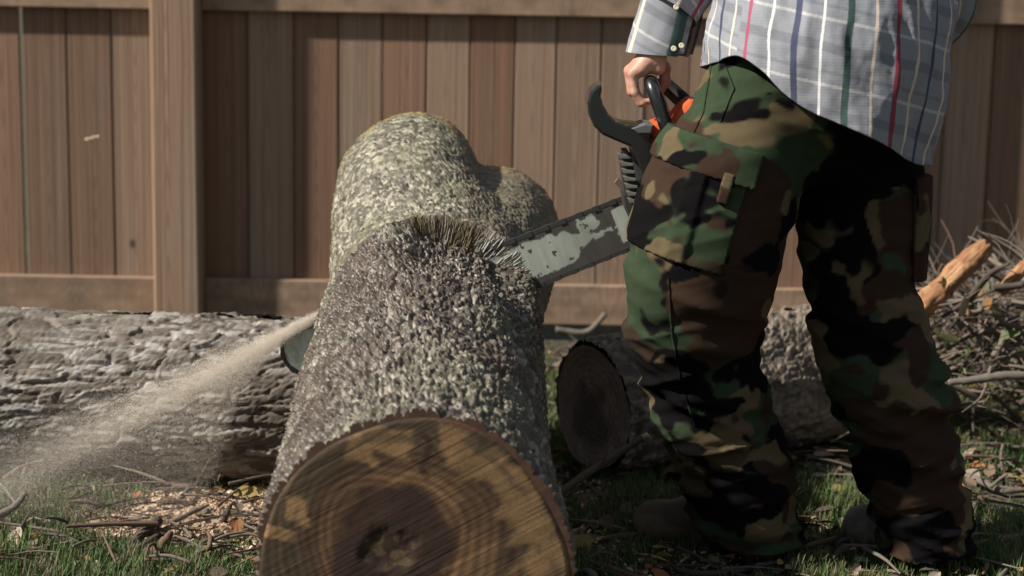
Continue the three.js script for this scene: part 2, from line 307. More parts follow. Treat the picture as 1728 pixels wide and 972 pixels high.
{
  const c0 = logC(LOG_Z[0]), root = thing('felled_log', V(c0.x, 0, -KERF), 'thick felled log with scaly grey bark, propped up and half sawn through', 'log');
  const zs = [];
  zs.push(LOG_Z[0]); for (let z = LOG_Z[0] + 0.0003; z < KERF - 0.005; z += 0.0024) zs.push(z);
  const kw = 0.0048, kstart = zs.length;
  zs.push(KERF - kw, KERF - kw + 0.0002, KERF + kw - 0.0002, KERF + kw - 0.0001, KERF + kw);
  for (let z = KERF + 0.008; z < LOG_Z[1]; z += 0.0032) zs.push(z);
  zs.push(LOG_Z[1]);
  const N = 560, ang = [];
  for (let i = 0; i <= N; i++) { const u = i / N; ang.push(u < 0.74 ? -0.35 + (Math.PI + 0.7) * u / 0.74 : Math.PI + 0.35 + (Math.PI - 0.7) * (u - 0.74) / 0.26); }
  const light = [0.125, 0.104, 0.083], grey = [0.062, 0.052, 0.042], brown = [0.036, 0.025, 0.019], pale = [0.32, 0.285, 0.24], lichen = [0.19, 0.19, 0.12];
  const rows = zs.length, W = N + 1;
  const bark = gridGeo(N + 1, rows + 2, (i, j) => {
    const jj = clamp(j - 1, 0, rows - 1), z = zs[jj], a = ang[i], c = logC(z), far = z > KERF;
    let R = logRadius(z, a), s = ((a < Math.PI + 0.35 ? a : a)) * 0.235;
    const k = far ? 1 : 0, [hgt, id, id2] = far ? furrowed(s, z, 41, 0.011, 0.018, 0.0044) : furrowed(s, z, 11, 0.0125, 0.030, 0.0088);
    R += hgt - 0.004 + 0.012 * fbm(Math.cos(a) * 2, Math.sin(a) * 2, z * 4, 3) + 0.0035 * (sstep(0, 0.3, Math.abs(fbm(s * 13 + 2 * z, z * 7, 6, 2))) - 0.7);
    // rounded, dying far end
    if (z > LOG_Z[1] - 0.10) { const q = (z - LOG_Z[1] + 0.10) / 0.10; R *= Math.sqrt(Math.max(0, 1 - 0.28 * q * q)); }
    if (j === 0) R = logRadius(z, a) - 0.014;
    if (j === rows + 1) R = 0.001;
    let x = c.x + R * Math.cos(a), y = c.y + R * Math.sin(a);
    const kk = jj - kstart;
    let col;
    const rim = jj === 0;
    const f = fbm(s * 9, z * 9, 3, 3), f2 = fbm(s * 60, z * 40, 8, 3);
    if (!far) {
      col = mixc(grey, light, sstep(0.3, 0.9, id)); col = mixc(col, brown, sstep(0.45, 0.95, hash3(Math.floor(id * 8191), 2, 2)) * 0.85);
      col = mixc(col, pale, sstep(0.74, 0.9, id2) * 0.75); col = mixc(col, lichen, sstep(0.08, 0.35, f) * 0.25); col = mixc(col, [0.075, 0.055, 0.043], sstep(0.02, 0.3, -f) * 0.6);
    } else {
      col = mixc([0.105, 0.096, 0.070], [0.40, 0.375, 0.29], sstep(0.3, 0.95, id2) * 0.9); col = mixc(col, lichen, sstep(-0.2, 0.3, f) * 0.6); col = mixc(col, brown, sstep(0.5, 0.95, id) * 0.6);
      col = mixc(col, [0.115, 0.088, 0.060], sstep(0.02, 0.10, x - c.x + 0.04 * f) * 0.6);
      const moss = sstep(LOG_Z[1] - 0.26, LOG_Z[1] - 0.13, z + 0.08 * f) * sstep(-0.05, 0.15, f2 + 0.08) * (x < c.x + 0.05 ? 1 : 0.4);
      col = mixc(col, id > 0.45 ? [0.36, 0.26, 0.055] : [0.14, 0.16, 0.045], moss * 0.85); if (id > 0.84 && x > c.x) col = mixc(col, [0.36, 0.12, 0.045], moss);
    }
    col = col.map((v) => v * (1 + 0.35 * f2));
    if (rim) col = mixc([0.105, 0.050, 0.030], [0.060, 0.034, 0.024], id);
    if (kk === 1 || kk === 2) { const line = barLine(x); if (y > line) { y = line; } }
    if (kk === 3) { x = c.x + (R - 0.004) * Math.cos(a); y = c.y + (R - 0.004) * Math.sin(a); }
    if (kk >= 1 && kk <= 3) { const st = vnoise(a * 75, 1, 2) * 0.5 + vnoise(a * 160, 1, 5) * 0.5; col = mixc([0.11, 0.082, 0.055], [0.36, 0.32, 0.27], sstep(-0.3, 0.5, st + 0.5 * (1.15 - a))); }
    return { p: [x, y, -z], uv: [s, z], c: col };
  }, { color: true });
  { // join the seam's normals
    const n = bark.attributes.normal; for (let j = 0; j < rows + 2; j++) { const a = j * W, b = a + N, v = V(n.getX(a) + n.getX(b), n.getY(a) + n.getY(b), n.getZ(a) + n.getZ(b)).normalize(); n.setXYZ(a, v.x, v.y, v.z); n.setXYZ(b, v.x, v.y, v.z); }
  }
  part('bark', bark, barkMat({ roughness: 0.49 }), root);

  // sawn face: growth rings, dark decayed heart, spalted patches, saw lines
  const faceTex = texture(1400, 1400, (u, v) => {
    const x = (u - 0.5) * 2, y = (v - 0.5) * 2;                       // +-1 = radius 0.26 m, y up, x right
    const hx = x + 0.19, hy = y - 0.22, rr = Math.hypot(hx * (hx > 0 ? 0.86 : 1.16), hy * (hy > 0 ? 1.18 : 0.92)), th = Math.atan2(hy, hx), R = Math.hypot(x, y);
    const wob = 0.05 * fbm(Math.cos(th) * 1.4, Math.sin(th) * 1.4, rr * 1.5, 3), q = rr + wob;
    const ca = Math.cos(0.52), sa = Math.sin(0.52), sx = x * ca + y * sa, sy = -x * sa + y * ca;
    const saw = fbm(sx * 2.2, sy * 95 + 2 * vnoise(sx * 1.5, sy * 6, 2), 3, 4), saw2 = vnoise(sx * 1.2, sy * 34, 9), fib = fbm(x * 140, y * 140, 2, 2), blot = fbm(x * 2.6, y * 2.6, 5, 4);
    const rg = 0.03 * fbm(sx * 8, sy * 16, 6, 3);
    const C = Math.hypot((x + 0.06) * (x > -0.06 ? 0.93 : 1.12), (y - 0.16) * (y > 0.16 ? 1.12 : 0.9)) + 0.03 * fbm(Math.cos(th) * 2, Math.sin(th) * 2, 2, 2);   // heartwood outline
    const rings = Math.sin(q * 105 + 4 * fbm(x * 2, y * 2, 1, 2)) * 0.5 + 0.5;
    let k = mixc([0.150, 0.088, 0.042], [0.215, 0.130, 0.062], sstep(-0.25, 0.3, blot));
    k = mixc(k, [0.30, 0.180, 0.084], sstep(0.22, 0.32, C) * (1 - sstep(0.46, 0.58, C)) * sstep(-0.45, 0.0, blot + 0.3 * x) * 0.9);
    k = mixc(k, [0.085, 0.050, 0.026], sstep(0.50, 0.62, C) * (1 - sstep(0.655, 0.68, C)) * 0.65);
    k = mixc(k, [0.105, 0.078, 0.045], sstep(0.66, 0.69, C) * 0.75);
    k = k.map((c) => c * (0.66 + 0.56 * rings * (0.7 + 0.5 * vnoise(q * 22, 3, 3))));
    // pale spalted blocks in the sapwood, ragged along the saw lines
    for (const [bx, by, bw, bh] of [[-0.20, 0.82, 0.19, 0.10], [-0.32, 0.74, 0.09, 0.08], [0.26, 0.76, 0.11, 0.14], [0.42, 0.66, 0.15, 0.13], [0.64, 0.48, 0.16, 0.15], [0.74, 0.30, 0.17, 0.16], [0.84, 0.06, 0.20, 0.20], [0.78, -0.25, 0.2, 0.25], [-0.70, 0.37, 0.08, 0.09], [-0.80, 0.22, 0.11, 0.045], [-0.55, -0.6, 0.2, 0.15], [0.1, -0.8, 0.3, 0.1]]) {
      const e = Math.max(Math.abs(x - bx) / bw, Math.abs(y - by + 0.25 * (x - bx)) / bh) + 0.30 * fbm(sx * 5 + bx * 9, sy * 16, 6, 4) * 2.2;
      k = mixc(k, [0.42, 0.275, 0.13].map((c) => c * (1 + 0.5 * blot)), (1 - sstep(0.62, 1.08, e)) * (1 - sstep(0.92, 0.96, R)) * 0.9);
    }
    k = mixc(k, [0.052, 0.044, 0.030], sstep(0.70, 0.76, C) * sstep(0.05, 0.2, fbm(th * 3 + 2, C * 6, 3, 3)) * (1 - sstep(0.93, 0.96, R)) * 0.55);
    // decayed heart with ragged rays
    const star = 0.095 + 0.09 * fbm(Math.cos(th) * 3, Math.sin(th) * 3, 4, 3) + 0.13 * Math.max(0, Math.cos(th - 1.5)) ** 6 + 0.05 * Math.max(0, Math.cos(th - 0.3)) ** 10;
    const low = Math.hypot((x + 0.13) * 0.98, (y - 0.10) * 0.9) + 0.16 * fbm(x * 4.5, y * 4.5, 8, 4), spot = Math.hypot(x - 0.13, (y - 0.17) * 0.9) + 0.08 * fbm(x * 12, y * 12, 4, 3);
    const dark = Math.max(1 - sstep(star, star + 0.06, Math.hypot(hx, hy - 0.06)), 1 - sstep(0.31, 0.42, low), (1 - sstep(0.03, 0.085, spot)) * 0.85);
    k = mixc(k, [0.115, 0.048, 0.028], (1 - sstep(0.30, 0.46, low)) * 0.55);
    k = mixc(k, [0.046, 0.022, 0.014], clamp(dark * (0.88 + 0.3 * blot)));
    k = mixc(k, [0.15, 0.11, 0.05], (1 - sstep(0.08, 0.2, Math.hypot(x + 0.13, (y - 0.12) * 1.3))) * sstep(0.05, 0.2, fbm(x * 20, y * 20, 3, 3)));
    // a vertical check line above the heart
    k = mixc(k, [0.055, 0.024, 0.014], (1 - sstep(0.012, 0.035, Math.abs(x - 0.075 + 0.03 * vnoise(y * 14, 2, 2)))) * sstep(0.55, 0.62, y) * (1 - sstep(0.84, 0.9, y)) * 0.85);
    k = k.map((c, i) => c * (1 + 0.24 * saw * (0.6 + 0.8 * sstep(-0.2, 0.3, blot)) + 0.05 * saw2 + 0.42 * fib));
    k = mixc(k, [0.15, 0.066, 0.034], sstep(0.935, 0.965, R + 0.012 * vnoise(th * 14, 1, 1)) * 0.9);   // inner bark
    return k;
  });
  const faceBump = texture(1024, 1024, (u, v) => { const x = (u - 0.5) * 2, y = (v - 0.5) * 2, ca = Math.cos(0.52), sa = Math.sin(0.52), sx = x * ca + y * sa, sy = -x * sa + y * ca; return [0.5 + 0.5 * fbm(sx * 2.2, sy * 75, 3, 3) + 0.3 * vnoise(sx * 1.2, sy * 34, 9) + 0.12 * fbm(x * 140, y * 140, 2, 2)]; }, true);
  for (const t of [faceTex, faceBump]) t.wrapS = t.wrapT = THREE.ClampToEdgeWrapping;
  const z0 = LOG_Z[0], c = logC(z0), nr = 70, na = 180;
  const face = gridGeo(na, nr, (i, j) => {
    const a = i / na * 2 * Math.PI, t = j / (nr - 1), R = (logRadius(z0, a) - 0.0065) * (1 - t), x = R * Math.cos(a), y = R * Math.sin(a);
    const hole = 0.005 * (1 - sstep(0.02, 0.055, Math.hypot(x + 0.033, (y - 0.03)) + 0.025 * fbm(x * 40, y * 40, 1, 3)));
    return { p: [c.x + x, c.y + y, -z0 - hole + 0.0025 * (1 - (j === 0 ? 1 : 0)) + 0.0012 * fbm(x * 30, y * 30, 4, 3)], uv: [0.5 + x / 0.52, 0.5 + y / 0.52] };
  }, { closeU: true });
  part('sawn_face', face, std({ map: faceTex, bumpMap: faceBump, bumpScale: 0.0008, roughness: 0.85, color: lin(0.58, 0.53, 0.50) }), root, 'sawn end of the log with a dark rotten heart and pale patches');
  // torn bark fibres standing along the saw cut
  const rng = rngOf(77), fib = [], fibPale = [];
  for (let i = 0; i < 1500; i++) {
    const u0 = rng(), u = clamp(u0 + 0.05 * vnoise(u0 * 22, 1, 4)), a = lerp(1.85, 0.45, u), hgt = 0.068 * Math.sin(Math.PI * clamp(u * 0.9 + 0.05)), cc = logC(KERF), R = logRadius(KERF + 0.001, a) + 0.002, R0 = R - hgt * (0.4 + 0.6 * rng()) - 0.012, R1 = R0 + 0.015 + 0.03 * rng(), a2 = a + (rng() - 0.5) * 0.03;
    const z = KERF + 0.0035 - 0.003 * rng(), b = V(cc.x + R0 * Math.cos(a), cc.y + R0 * Math.sin(a), -z), tip = V(cc.x + Math.min(R1, R - 0.001) * Math.cos(a2), cc.y + Math.min(R1, R - 0.001) * Math.sin(a2), -z + 0.004 * rng()), w = 0.0005 + 0.0011 * rng() * rng();
    const g = tubeGeo([b, b.clone().lerp(tip, 0.5).add(V((rng() - 0.5) * 0.004, 0, 0.004 * rng())), tip], [w * 0.8, w, w * 0.3], 4, { steps: 3 });
    (rng() < 0.15 + 0.5 * sstep(0.45, 0.7, u) + 0.5 * vnoise(u * 14, 3, 3) ? fibPale : fib).push(g);
  }
  meta(part('torn_bark', mergeGeometries(fib), std({ color: lin(0.20, 0.16, 0.10) }), root), null, null, null, 'stuff');
  meta(part('torn_bark', mergeGeometries(fibPale), std({ color: lin(0.46, 0.44, 0.40), roughness: 0.75 }), root), null, null, null, 'stuff');
}

// logs lying behind
function lyingLog(name, a, b, ra, rb, o) {            // a, b: ends of the axis
  const root = thing(name, V((a.x + b.x) / 2, 0, (a.z + b.z) / 2), o.label, 'log');
  const ax = b.clone().sub(a), L = ax.length(), T = ax.clone().normalize(), U = V(0, 1, 0).addScaledVector(T, -T.y).normalize(), S = U.clone().cross(T).normalize();   // S points to the viewer or away
  const nv = Math.ceil(L / o.step), N = o.around;
  const g = gridGeo(N, nv + 1, (i, j) => {
    const jj = clamp(j, 0, nv), t = jj / nv, th = i / N * 2 * Math.PI, s = th * ra, m = t * L;
    const [hgt, id, id2] = scaly(s, m, o.seed, o.cw, o.cl, o.depth, o.lean), r0 = lerp(ra, rb, t) * (1 + 0.03 * Math.sin(th * 3 + m * 2) + (o.lump ?? 0) * fbm(m * 3, Math.cos(th) * 1.2, Math.sin(th) * 1.2, 3));
    const r = r0 + hgt - o.depth * 0.5;
    const p = a.clone().addScaledVector(T, m).addScaledVector(U, r * Math.cos(th)).addScaledVector(S, r * Math.sin(th));
    const f = fbm(s * 7, m * 4, o.seed, 3), f2 = fbm(s * 70, m * 25, 5, 3);
    let c = mixc(o.dark, o.mid, sstep(0.15, 0.8, id)); c = mixc(c, o.pale, sstep(0.45, 0.85, id2) * sstep(-0.25, 0.2, f) * 0.9); c = c.map((q) => q * (1 + 0.4 * f2));
    return { p: [p.x, p.y, p.z], uv: [s, m], c };
  }, { closeU: true, color: true });
  part('bark', g, barkMat({ roughness: 0.7 }), root);
  for (const [end, r, sgn] of [[a, ra, -1], [b, rb, 1]]) {
    const n = 48, d = gridGeo(n, 10, (i, j) => { const th = i / n * 2 * Math.PI, q = (1 - j / 9) * r * (1 + 0.03 * Math.sin(th * 3 + (sgn > 0 ? L : 0) * 2)) * 0.985, e = 0.006 * fbm(Math.cos(th) * q * 30, Math.sin(th) * q * 30, 3, 3); const p = end.clone().addScaledVector(U, q * Math.cos(th)).addScaledVector(S, q * Math.sin(th)).addScaledVector(T, sgn * (0.004 + e)); return { p: [p.x, p.y, p.z], uv: [0.5 + q * Math.sin(th) / r / 2, 0.5 + q * Math.cos(th) / r / 2] }; }, { closeU: true });
    part('sawn_face', d, o.face, root);
  }
  return root;
}
{
  const faceTex = texture(256, 256, (u, v) => { const x = u * 2 - 1, y = v * 2 - 1, r = Math.hypot(x, y); let k = mixc([0.20, 0.155, 0.15], [0.26, 0.205, 0.19], sstep(-0.2, 0.2, fbm(x * 4, y * 4, 1, 3))); k = mixc(k, [0.085, 0.066, 0.072], 1 - sstep(0.3, 0.7, Math.hypot(x * 1.1, y + 0.15) + 0.3 * fbm(x * 3, y * 3, 5, 3))); return k.map((c) => c * (0.9 + 0.12 * Math.sin(r * 60)) * (1 + 0.4 * fbm(x * 20, y * 20, 2, 2))); });
  const face = std({ map: faceTex, roughness: 0.9 });
  const la = P(-560, 672, 4.03), lb = P(606, 672, 4.03); la.y = 0.196; lb.y = 0.190;
  lyingLog('fallen_log', la, lb, 0.196, 0.188, { label: 'long pale grey log with furrowed bark lying beneath the sawdust spray', step: 0.0042, around: 300, seed: 5, cw: 0.024, cl: 0.085, depth: 0.0105, lean: 0.75, dark: [0.085, 0.066, 0.05], mid: [0.140, 0.116, 0.096], pale: [0.33, 0.31, 0.285], face, lump: 0.05 });
  const ra = P(1002, 645, 4.10), rb = P(1500, 640, 4.62); ra.y = 0.170; rb.y = 0.178;
  lyingLog('fallen_log', ra, rb, 0.150, 0.175, { label: 'short rough brown log behind the person with a dark end beside the thick log', step: 0.005, around: 220, seed: 9, cw: 0.016, cl: 0.028, depth: 0.009, dark: [0.085, 0.062, 0.045], mid: [0.19, 0.15, 0.115], pale: [0.33, 0.30, 0.24], face, lump: 0.16 });
}

// ------------------------------------------------------------------ chainsaw
const BAR_Z = KERF;
{
  const black = new THREE.MeshPhysicalMaterial({ color: lin(0.012, 0.013, 0.015), roughness: 0.28, clearcoat: 1, clearcoatRoughness: 0.15 });
  const matte = std({ color: lin(0.014, 0.014, 0.015), roughness: 0.6 });
  const orange = std({ color: lin(0.62, 0.10, 0.025), roughness: 0.45 });
  const steel = std({ color: lin(0.34, 0.33, 0.31), metalness: 0.7, roughness: 0.5 });
  const dull = std({ color: lin(0.075, 0.072, 0.068), metalness: 0.5, roughness: 0.55 });
  const root = thing('chainsaw', P(1130, 300, 3.54), 'chainsaw with orange housing and long worn grey bar sunk into the thick log', 'chainsaw');
  const flat = (pts, dist) => pts.map(([x, y]) => P(x, y, dist));
  const extr = (pts, dist, thick, bevel = 0.004) => {        // outline in an upright plane, thickness along the line of sight axis
    const s = new THREE.Shape(flat(pts, dist).map((p) => new THREE.Vector2(p.x, p.y))), g = new THREE.ExtrudeGeometry(s, { depth: Math.max(1e-4, thick - 2 * bevel), bevelEnabled: bevel > 0, bevelThickness: bevel, bevelSize: bevel, bevelOffset: -bevel, bevelSegments: 2, curveSegments: 6 });
    g.translate(0, 0, -dist - thick / 2 + bevel); return g;
  };
  // bar: worn grey-green paint over dark steel
  const A = P(1120, 352, BAR_Z), B = P(519, 590, BAR_Z), len = A.distanceTo(B), dir = A.clone().sub(B).normalize(), upv = V(-dir.y, dir.x, 0);
  const half = 0.050, R = 0.048;
  const outline = (o) => { const s = []; for (let i = 0; i <= 24; i++) { const t = Math.PI / 2 + Math.PI * i / 24; s.push(B.clone().addScaledVector(dir, (R + o) * Math.cos(t)).addScaledVector(upv, (R + o) * Math.sin(t))); } s.push(B.clone().addScaledVector(dir, len * 0.5).addScaledVector(upv, -half - o), A.clone().addScaledVector(upv, -0.047 - o), A.clone().addScaledVector(upv, 0.047 + o), B.clone().addScaledVector(dir, len * 0.5).addScaledVector(upv, half + o)); return s; };
  const barShape = (o, th) => { const g = new THREE.ExtrudeGeometry(new THREE.Shape(outline(o).map((p) => new THREE.Vector2(p.x, p.y))), { depth: th, bevelEnabled: false }); g.translate(0, 0, -BAR_Z - th / 2); return g; };
  const paint = texture(1024, 160, (u, v) => {
    const x = u * 0.74, y = (v - 0.5) * 0.104, n = fbm(x * 55, y * 70, 2, 5), e = Math.abs(y), wear = 0.037 + 0.012 * n - 0.030 * sstep(0.60, 0.70, x) * (y > 0 ? 1 : 0) - 0.035 * sstep(0.62, 0.69, x + 0.3 * n * 0.1) * (y < 0 ? 1 : 0);
    let k = mixc([0.46, 0.50, 0.44], [0.38, 0.41, 0.36], sstep(-0.2, 0.2, fbm(x * 12, y * 12, 6, 3)));
    k = mixc(k, [0.085, 0.080, 0.074], sstep(-0.002, 0.003, e - wear) * (1 - 0.9 * sstep(0.05, 0.2, fbm(x * 40, y * 40, 12, 3)) * sstep(0.6, 0.66, x)));
    if (fbm(x * 90, y * 90, 9, 3) > 0.33 + 0.2 * (1 - sstep(0.42, 0.6, x))) k = [0.09, 0.085, 0.08];
    if (Math.abs(x - 0.462) < 0.009 && Math.abs(y + 0.012) < 0.006 && Math.abs(((x * 400) % 2) - 1) > 0.25) k = [0.06, 0.06, 0.06];
    return k.map((c) => c * (1 + 0.25 * fbm(x * 120, y * 20, 4, 2)));
  });
  const bg = barShape(0, 0.005), bp = bg.attributes.position, bu = bg.attributes.uv;
  for (let i = 0; i < bp.count; i++) { const q = V(bp.getX(i), bp.getY(i), -BAR_Z).sub(B); bu.setXY(i, (q.dot(dir) + 0.05) / 0.74, 0.5 + q.dot(upv) / 0.104); }
  part('guide_bar', bg, std({ map: paint, roughness: 0.5, metalness: 0.15 }), root, 'long guide bar with worn grey green paint');
  // chain links round the bar
  const loop = new THREE.CurvePath(); { const o = outline(0.004); o.forEach((p, i) => loop.add(new THREE.LineCurve3(p, o[(i + 1) % o.length]))); }
  const n = 150, links = [];
  for (let i = 0; i < n; i++) {
    const p = loop.getPointAt(i / n), t = loop.getPointAt(Math.min(1, (i + 0.3) / n)).sub(loop.getPointAt(Math.max(0, (i - 0.3) / n))), g = new THREE.BoxGeometry(0.0125, i % 3 ? 0.0085 : 0.0105, i % 3 ? 0.006 : 0.0085);
    g.rotateZ(Math.atan2(t.y, t.x)); g.translate(p.x, p.y, p.z); links.push(g);
  }
  meta(part('saw_chain', mergeGeometries(links), dull, root), null, null, null, 'stuff');
  // power head
  part('engine_housing', extr([[1062, 243], [1100, 236], [1150, 225], [1235, 200], [1330, 215], [1345, 290], [1290, 340], [1180, 372], [1120, 372], [1098, 330], [1072, 300]], 3.545, 0.13, 0.012), matte, root);
  part('top_cover', extr([[1088, 226], [1098, 205], [1130, 196], [1142, 180], [1160, 165], [1240, 168], [1330, 190], [1325, 222], [1230, 214], [1150, 236], [1100, 246]], 3.53, 0.115, 0.014), orange, root, 'orange plastic top cover');
  part('air_filter_cap', extr([[1150, 176], [1172, 166], [1210, 168], [1208, 186], [1160, 190]], 3.53, 0.07, 0.008), std({ color: lin(0.10, 0.04, 0.025), roughness: 0.7 }), root);
  // hand guard: a bent plate across the saw
  const guard = [[1013, 139], [1004, 142], [994, 152], [989, 170], [991, 190], [999, 208], [1014, 223], [1036, 233], [1060, 243], [1070, 262], [1082, 290], [1100, 300], [1118, 268], [1112, 244], [1096, 232], [1098, 214], [1080, 208], [1052, 206], [1036, 200], [1024, 189], [1015, 172], [1012, 158], [1014, 146]];
  part('hand_guard', extr(guard, 3.51, 0.125, 0.005), black, root, 'black curved plastic hand guard');
  part('warning_sticker', extr([[1040, 205.5], [1047, 202.5], [1074, 206], [1080, 209.5], [1062, 211.5]], 3.505, 0.05, 0.0008), std({ color: lin(0.42, 0.40, 0.11), roughness: 0.55 }), root, 'yellow green sticker on the hand guard');
  part('guard_bracket', extr([[1062, 213], [1085, 205], [1099, 207], [1096, 222], [1074, 222]], 3.50, 0.12, 0.003), std({ color: lin(0.12, 0.12, 0.125), roughness: 0.5 }), root);
  // front handle: up the near side, across the top under the hand, down the far side
  const hp = [P(1150, 300, 3.468), P(1136, 250, 3.462), P(1120, 200, 3.462), P(1105, 158, 3.468), P(1099, 141, 3.484), P(1098, 139, 3.51), P(1098, 139, 3.56), P(1100, 140, 3.60), P(1106, 152, 3.622), P(1122, 200, 3.628), P(1150, 290, 3.62)];
  part('front_handle', tubeGeo(hp, [0.0145, 0.0145, 0.0145, 0.0145, 0.0145, 0.0145, 0.0145], 18, { steps: 60 }), black, root);
  part('rear_handle', tubeGeo([P(1108, 130, 3.60), P(1126, 146, 3.60), P(1150, 168, 3.59), P(1180, 196, 3.57), P(1240, 205, 3.55)], [0.015, 0.017, 0.018, 0.018], 16), matte, root);
  part('rear_handle', tubeGeo([P(1310, 190, 3.55), P(1370, 170, 3.58), P(1420, 190, 3.62), P(1425, 260, 3.62), P(1340, 300, 3.56)], [0.018, 0.017, 0.017, 0.018], 14), matte, root);
  // spikes where the body bears on the log
  const teeth = [[1043, 262], [1048, 250], [1056, 249], [1066, 262], [1074, 285], [1082, 318], [1083, 344], [1074, 352], [1064, 342], [1053, 330]];
  part('bumper_plate', extr(teeth, 3.555, 0.016, 0.002), dull, root);
  for (let i = 0; i < 7; i++) { const y = 258 + i * 12.5, x = 1043 + i * 2.6; part('bumper_spike', extr([[x - 1, y], [x + 22, y + 4], [x + 23, y + 9], [x + 4, y + 9]], 3.547, 0.03, 0.0015), steel, root); }
  part('bar_nut_cover', extr([[1046, 318], [1060, 312], [1100, 330], [1112, 372], [1090, 392], [1066, 378], [1052, 348]], 3.59, 0.05, 0.004), dull, root);
  part('chain_catcher', extr([[1042, 300], [1036, 308], [1052, 322], [1060, 316]], 3.57, 0.012, 0.001), std({ color: lin(0.16, 0.13, 0.11), metalness: 0.3 }), root);
}

// ------------------------------------------------------------------ person
const man = thing('person', V(P(1400, 700, 3.48).x, 0, -3.48), 'person in camouflage trousers and plaid shirt bending over to hold the chainsaw', 'person');
const legL = { p: [P(1282, 215, 3.42), P(1230, 300, 3.37), P(1195, 400, 3.35), P(1178, 470, 3.36), P(1173, 545, 3.39), P(1180, 640, 3.43), P(1216, 740, 3.46), P(1252, 830, 3.48), P(1279, 905, 3.49)], r: [92, 117, 118, 113, 103, 90, 95, 84, 86].map((q) => q * 0.001150) };
const legR = { p: [P(1440, 215, 3.52), P(1452, 310, 3.52), P(1450, 400, 3.50), P(1454, 500, 3.47), P(1480, 590, 3.46), P(1514, 690, 3.46), P(1530, 790, 3.46), P(1556, 870, 3.46), P(1562, 925, 3.46)], r: [104, 100, 98, 86, 86, 88, 75, 69, 71].map((q) => q * 0.001150) };
const ground_h = 0.0;
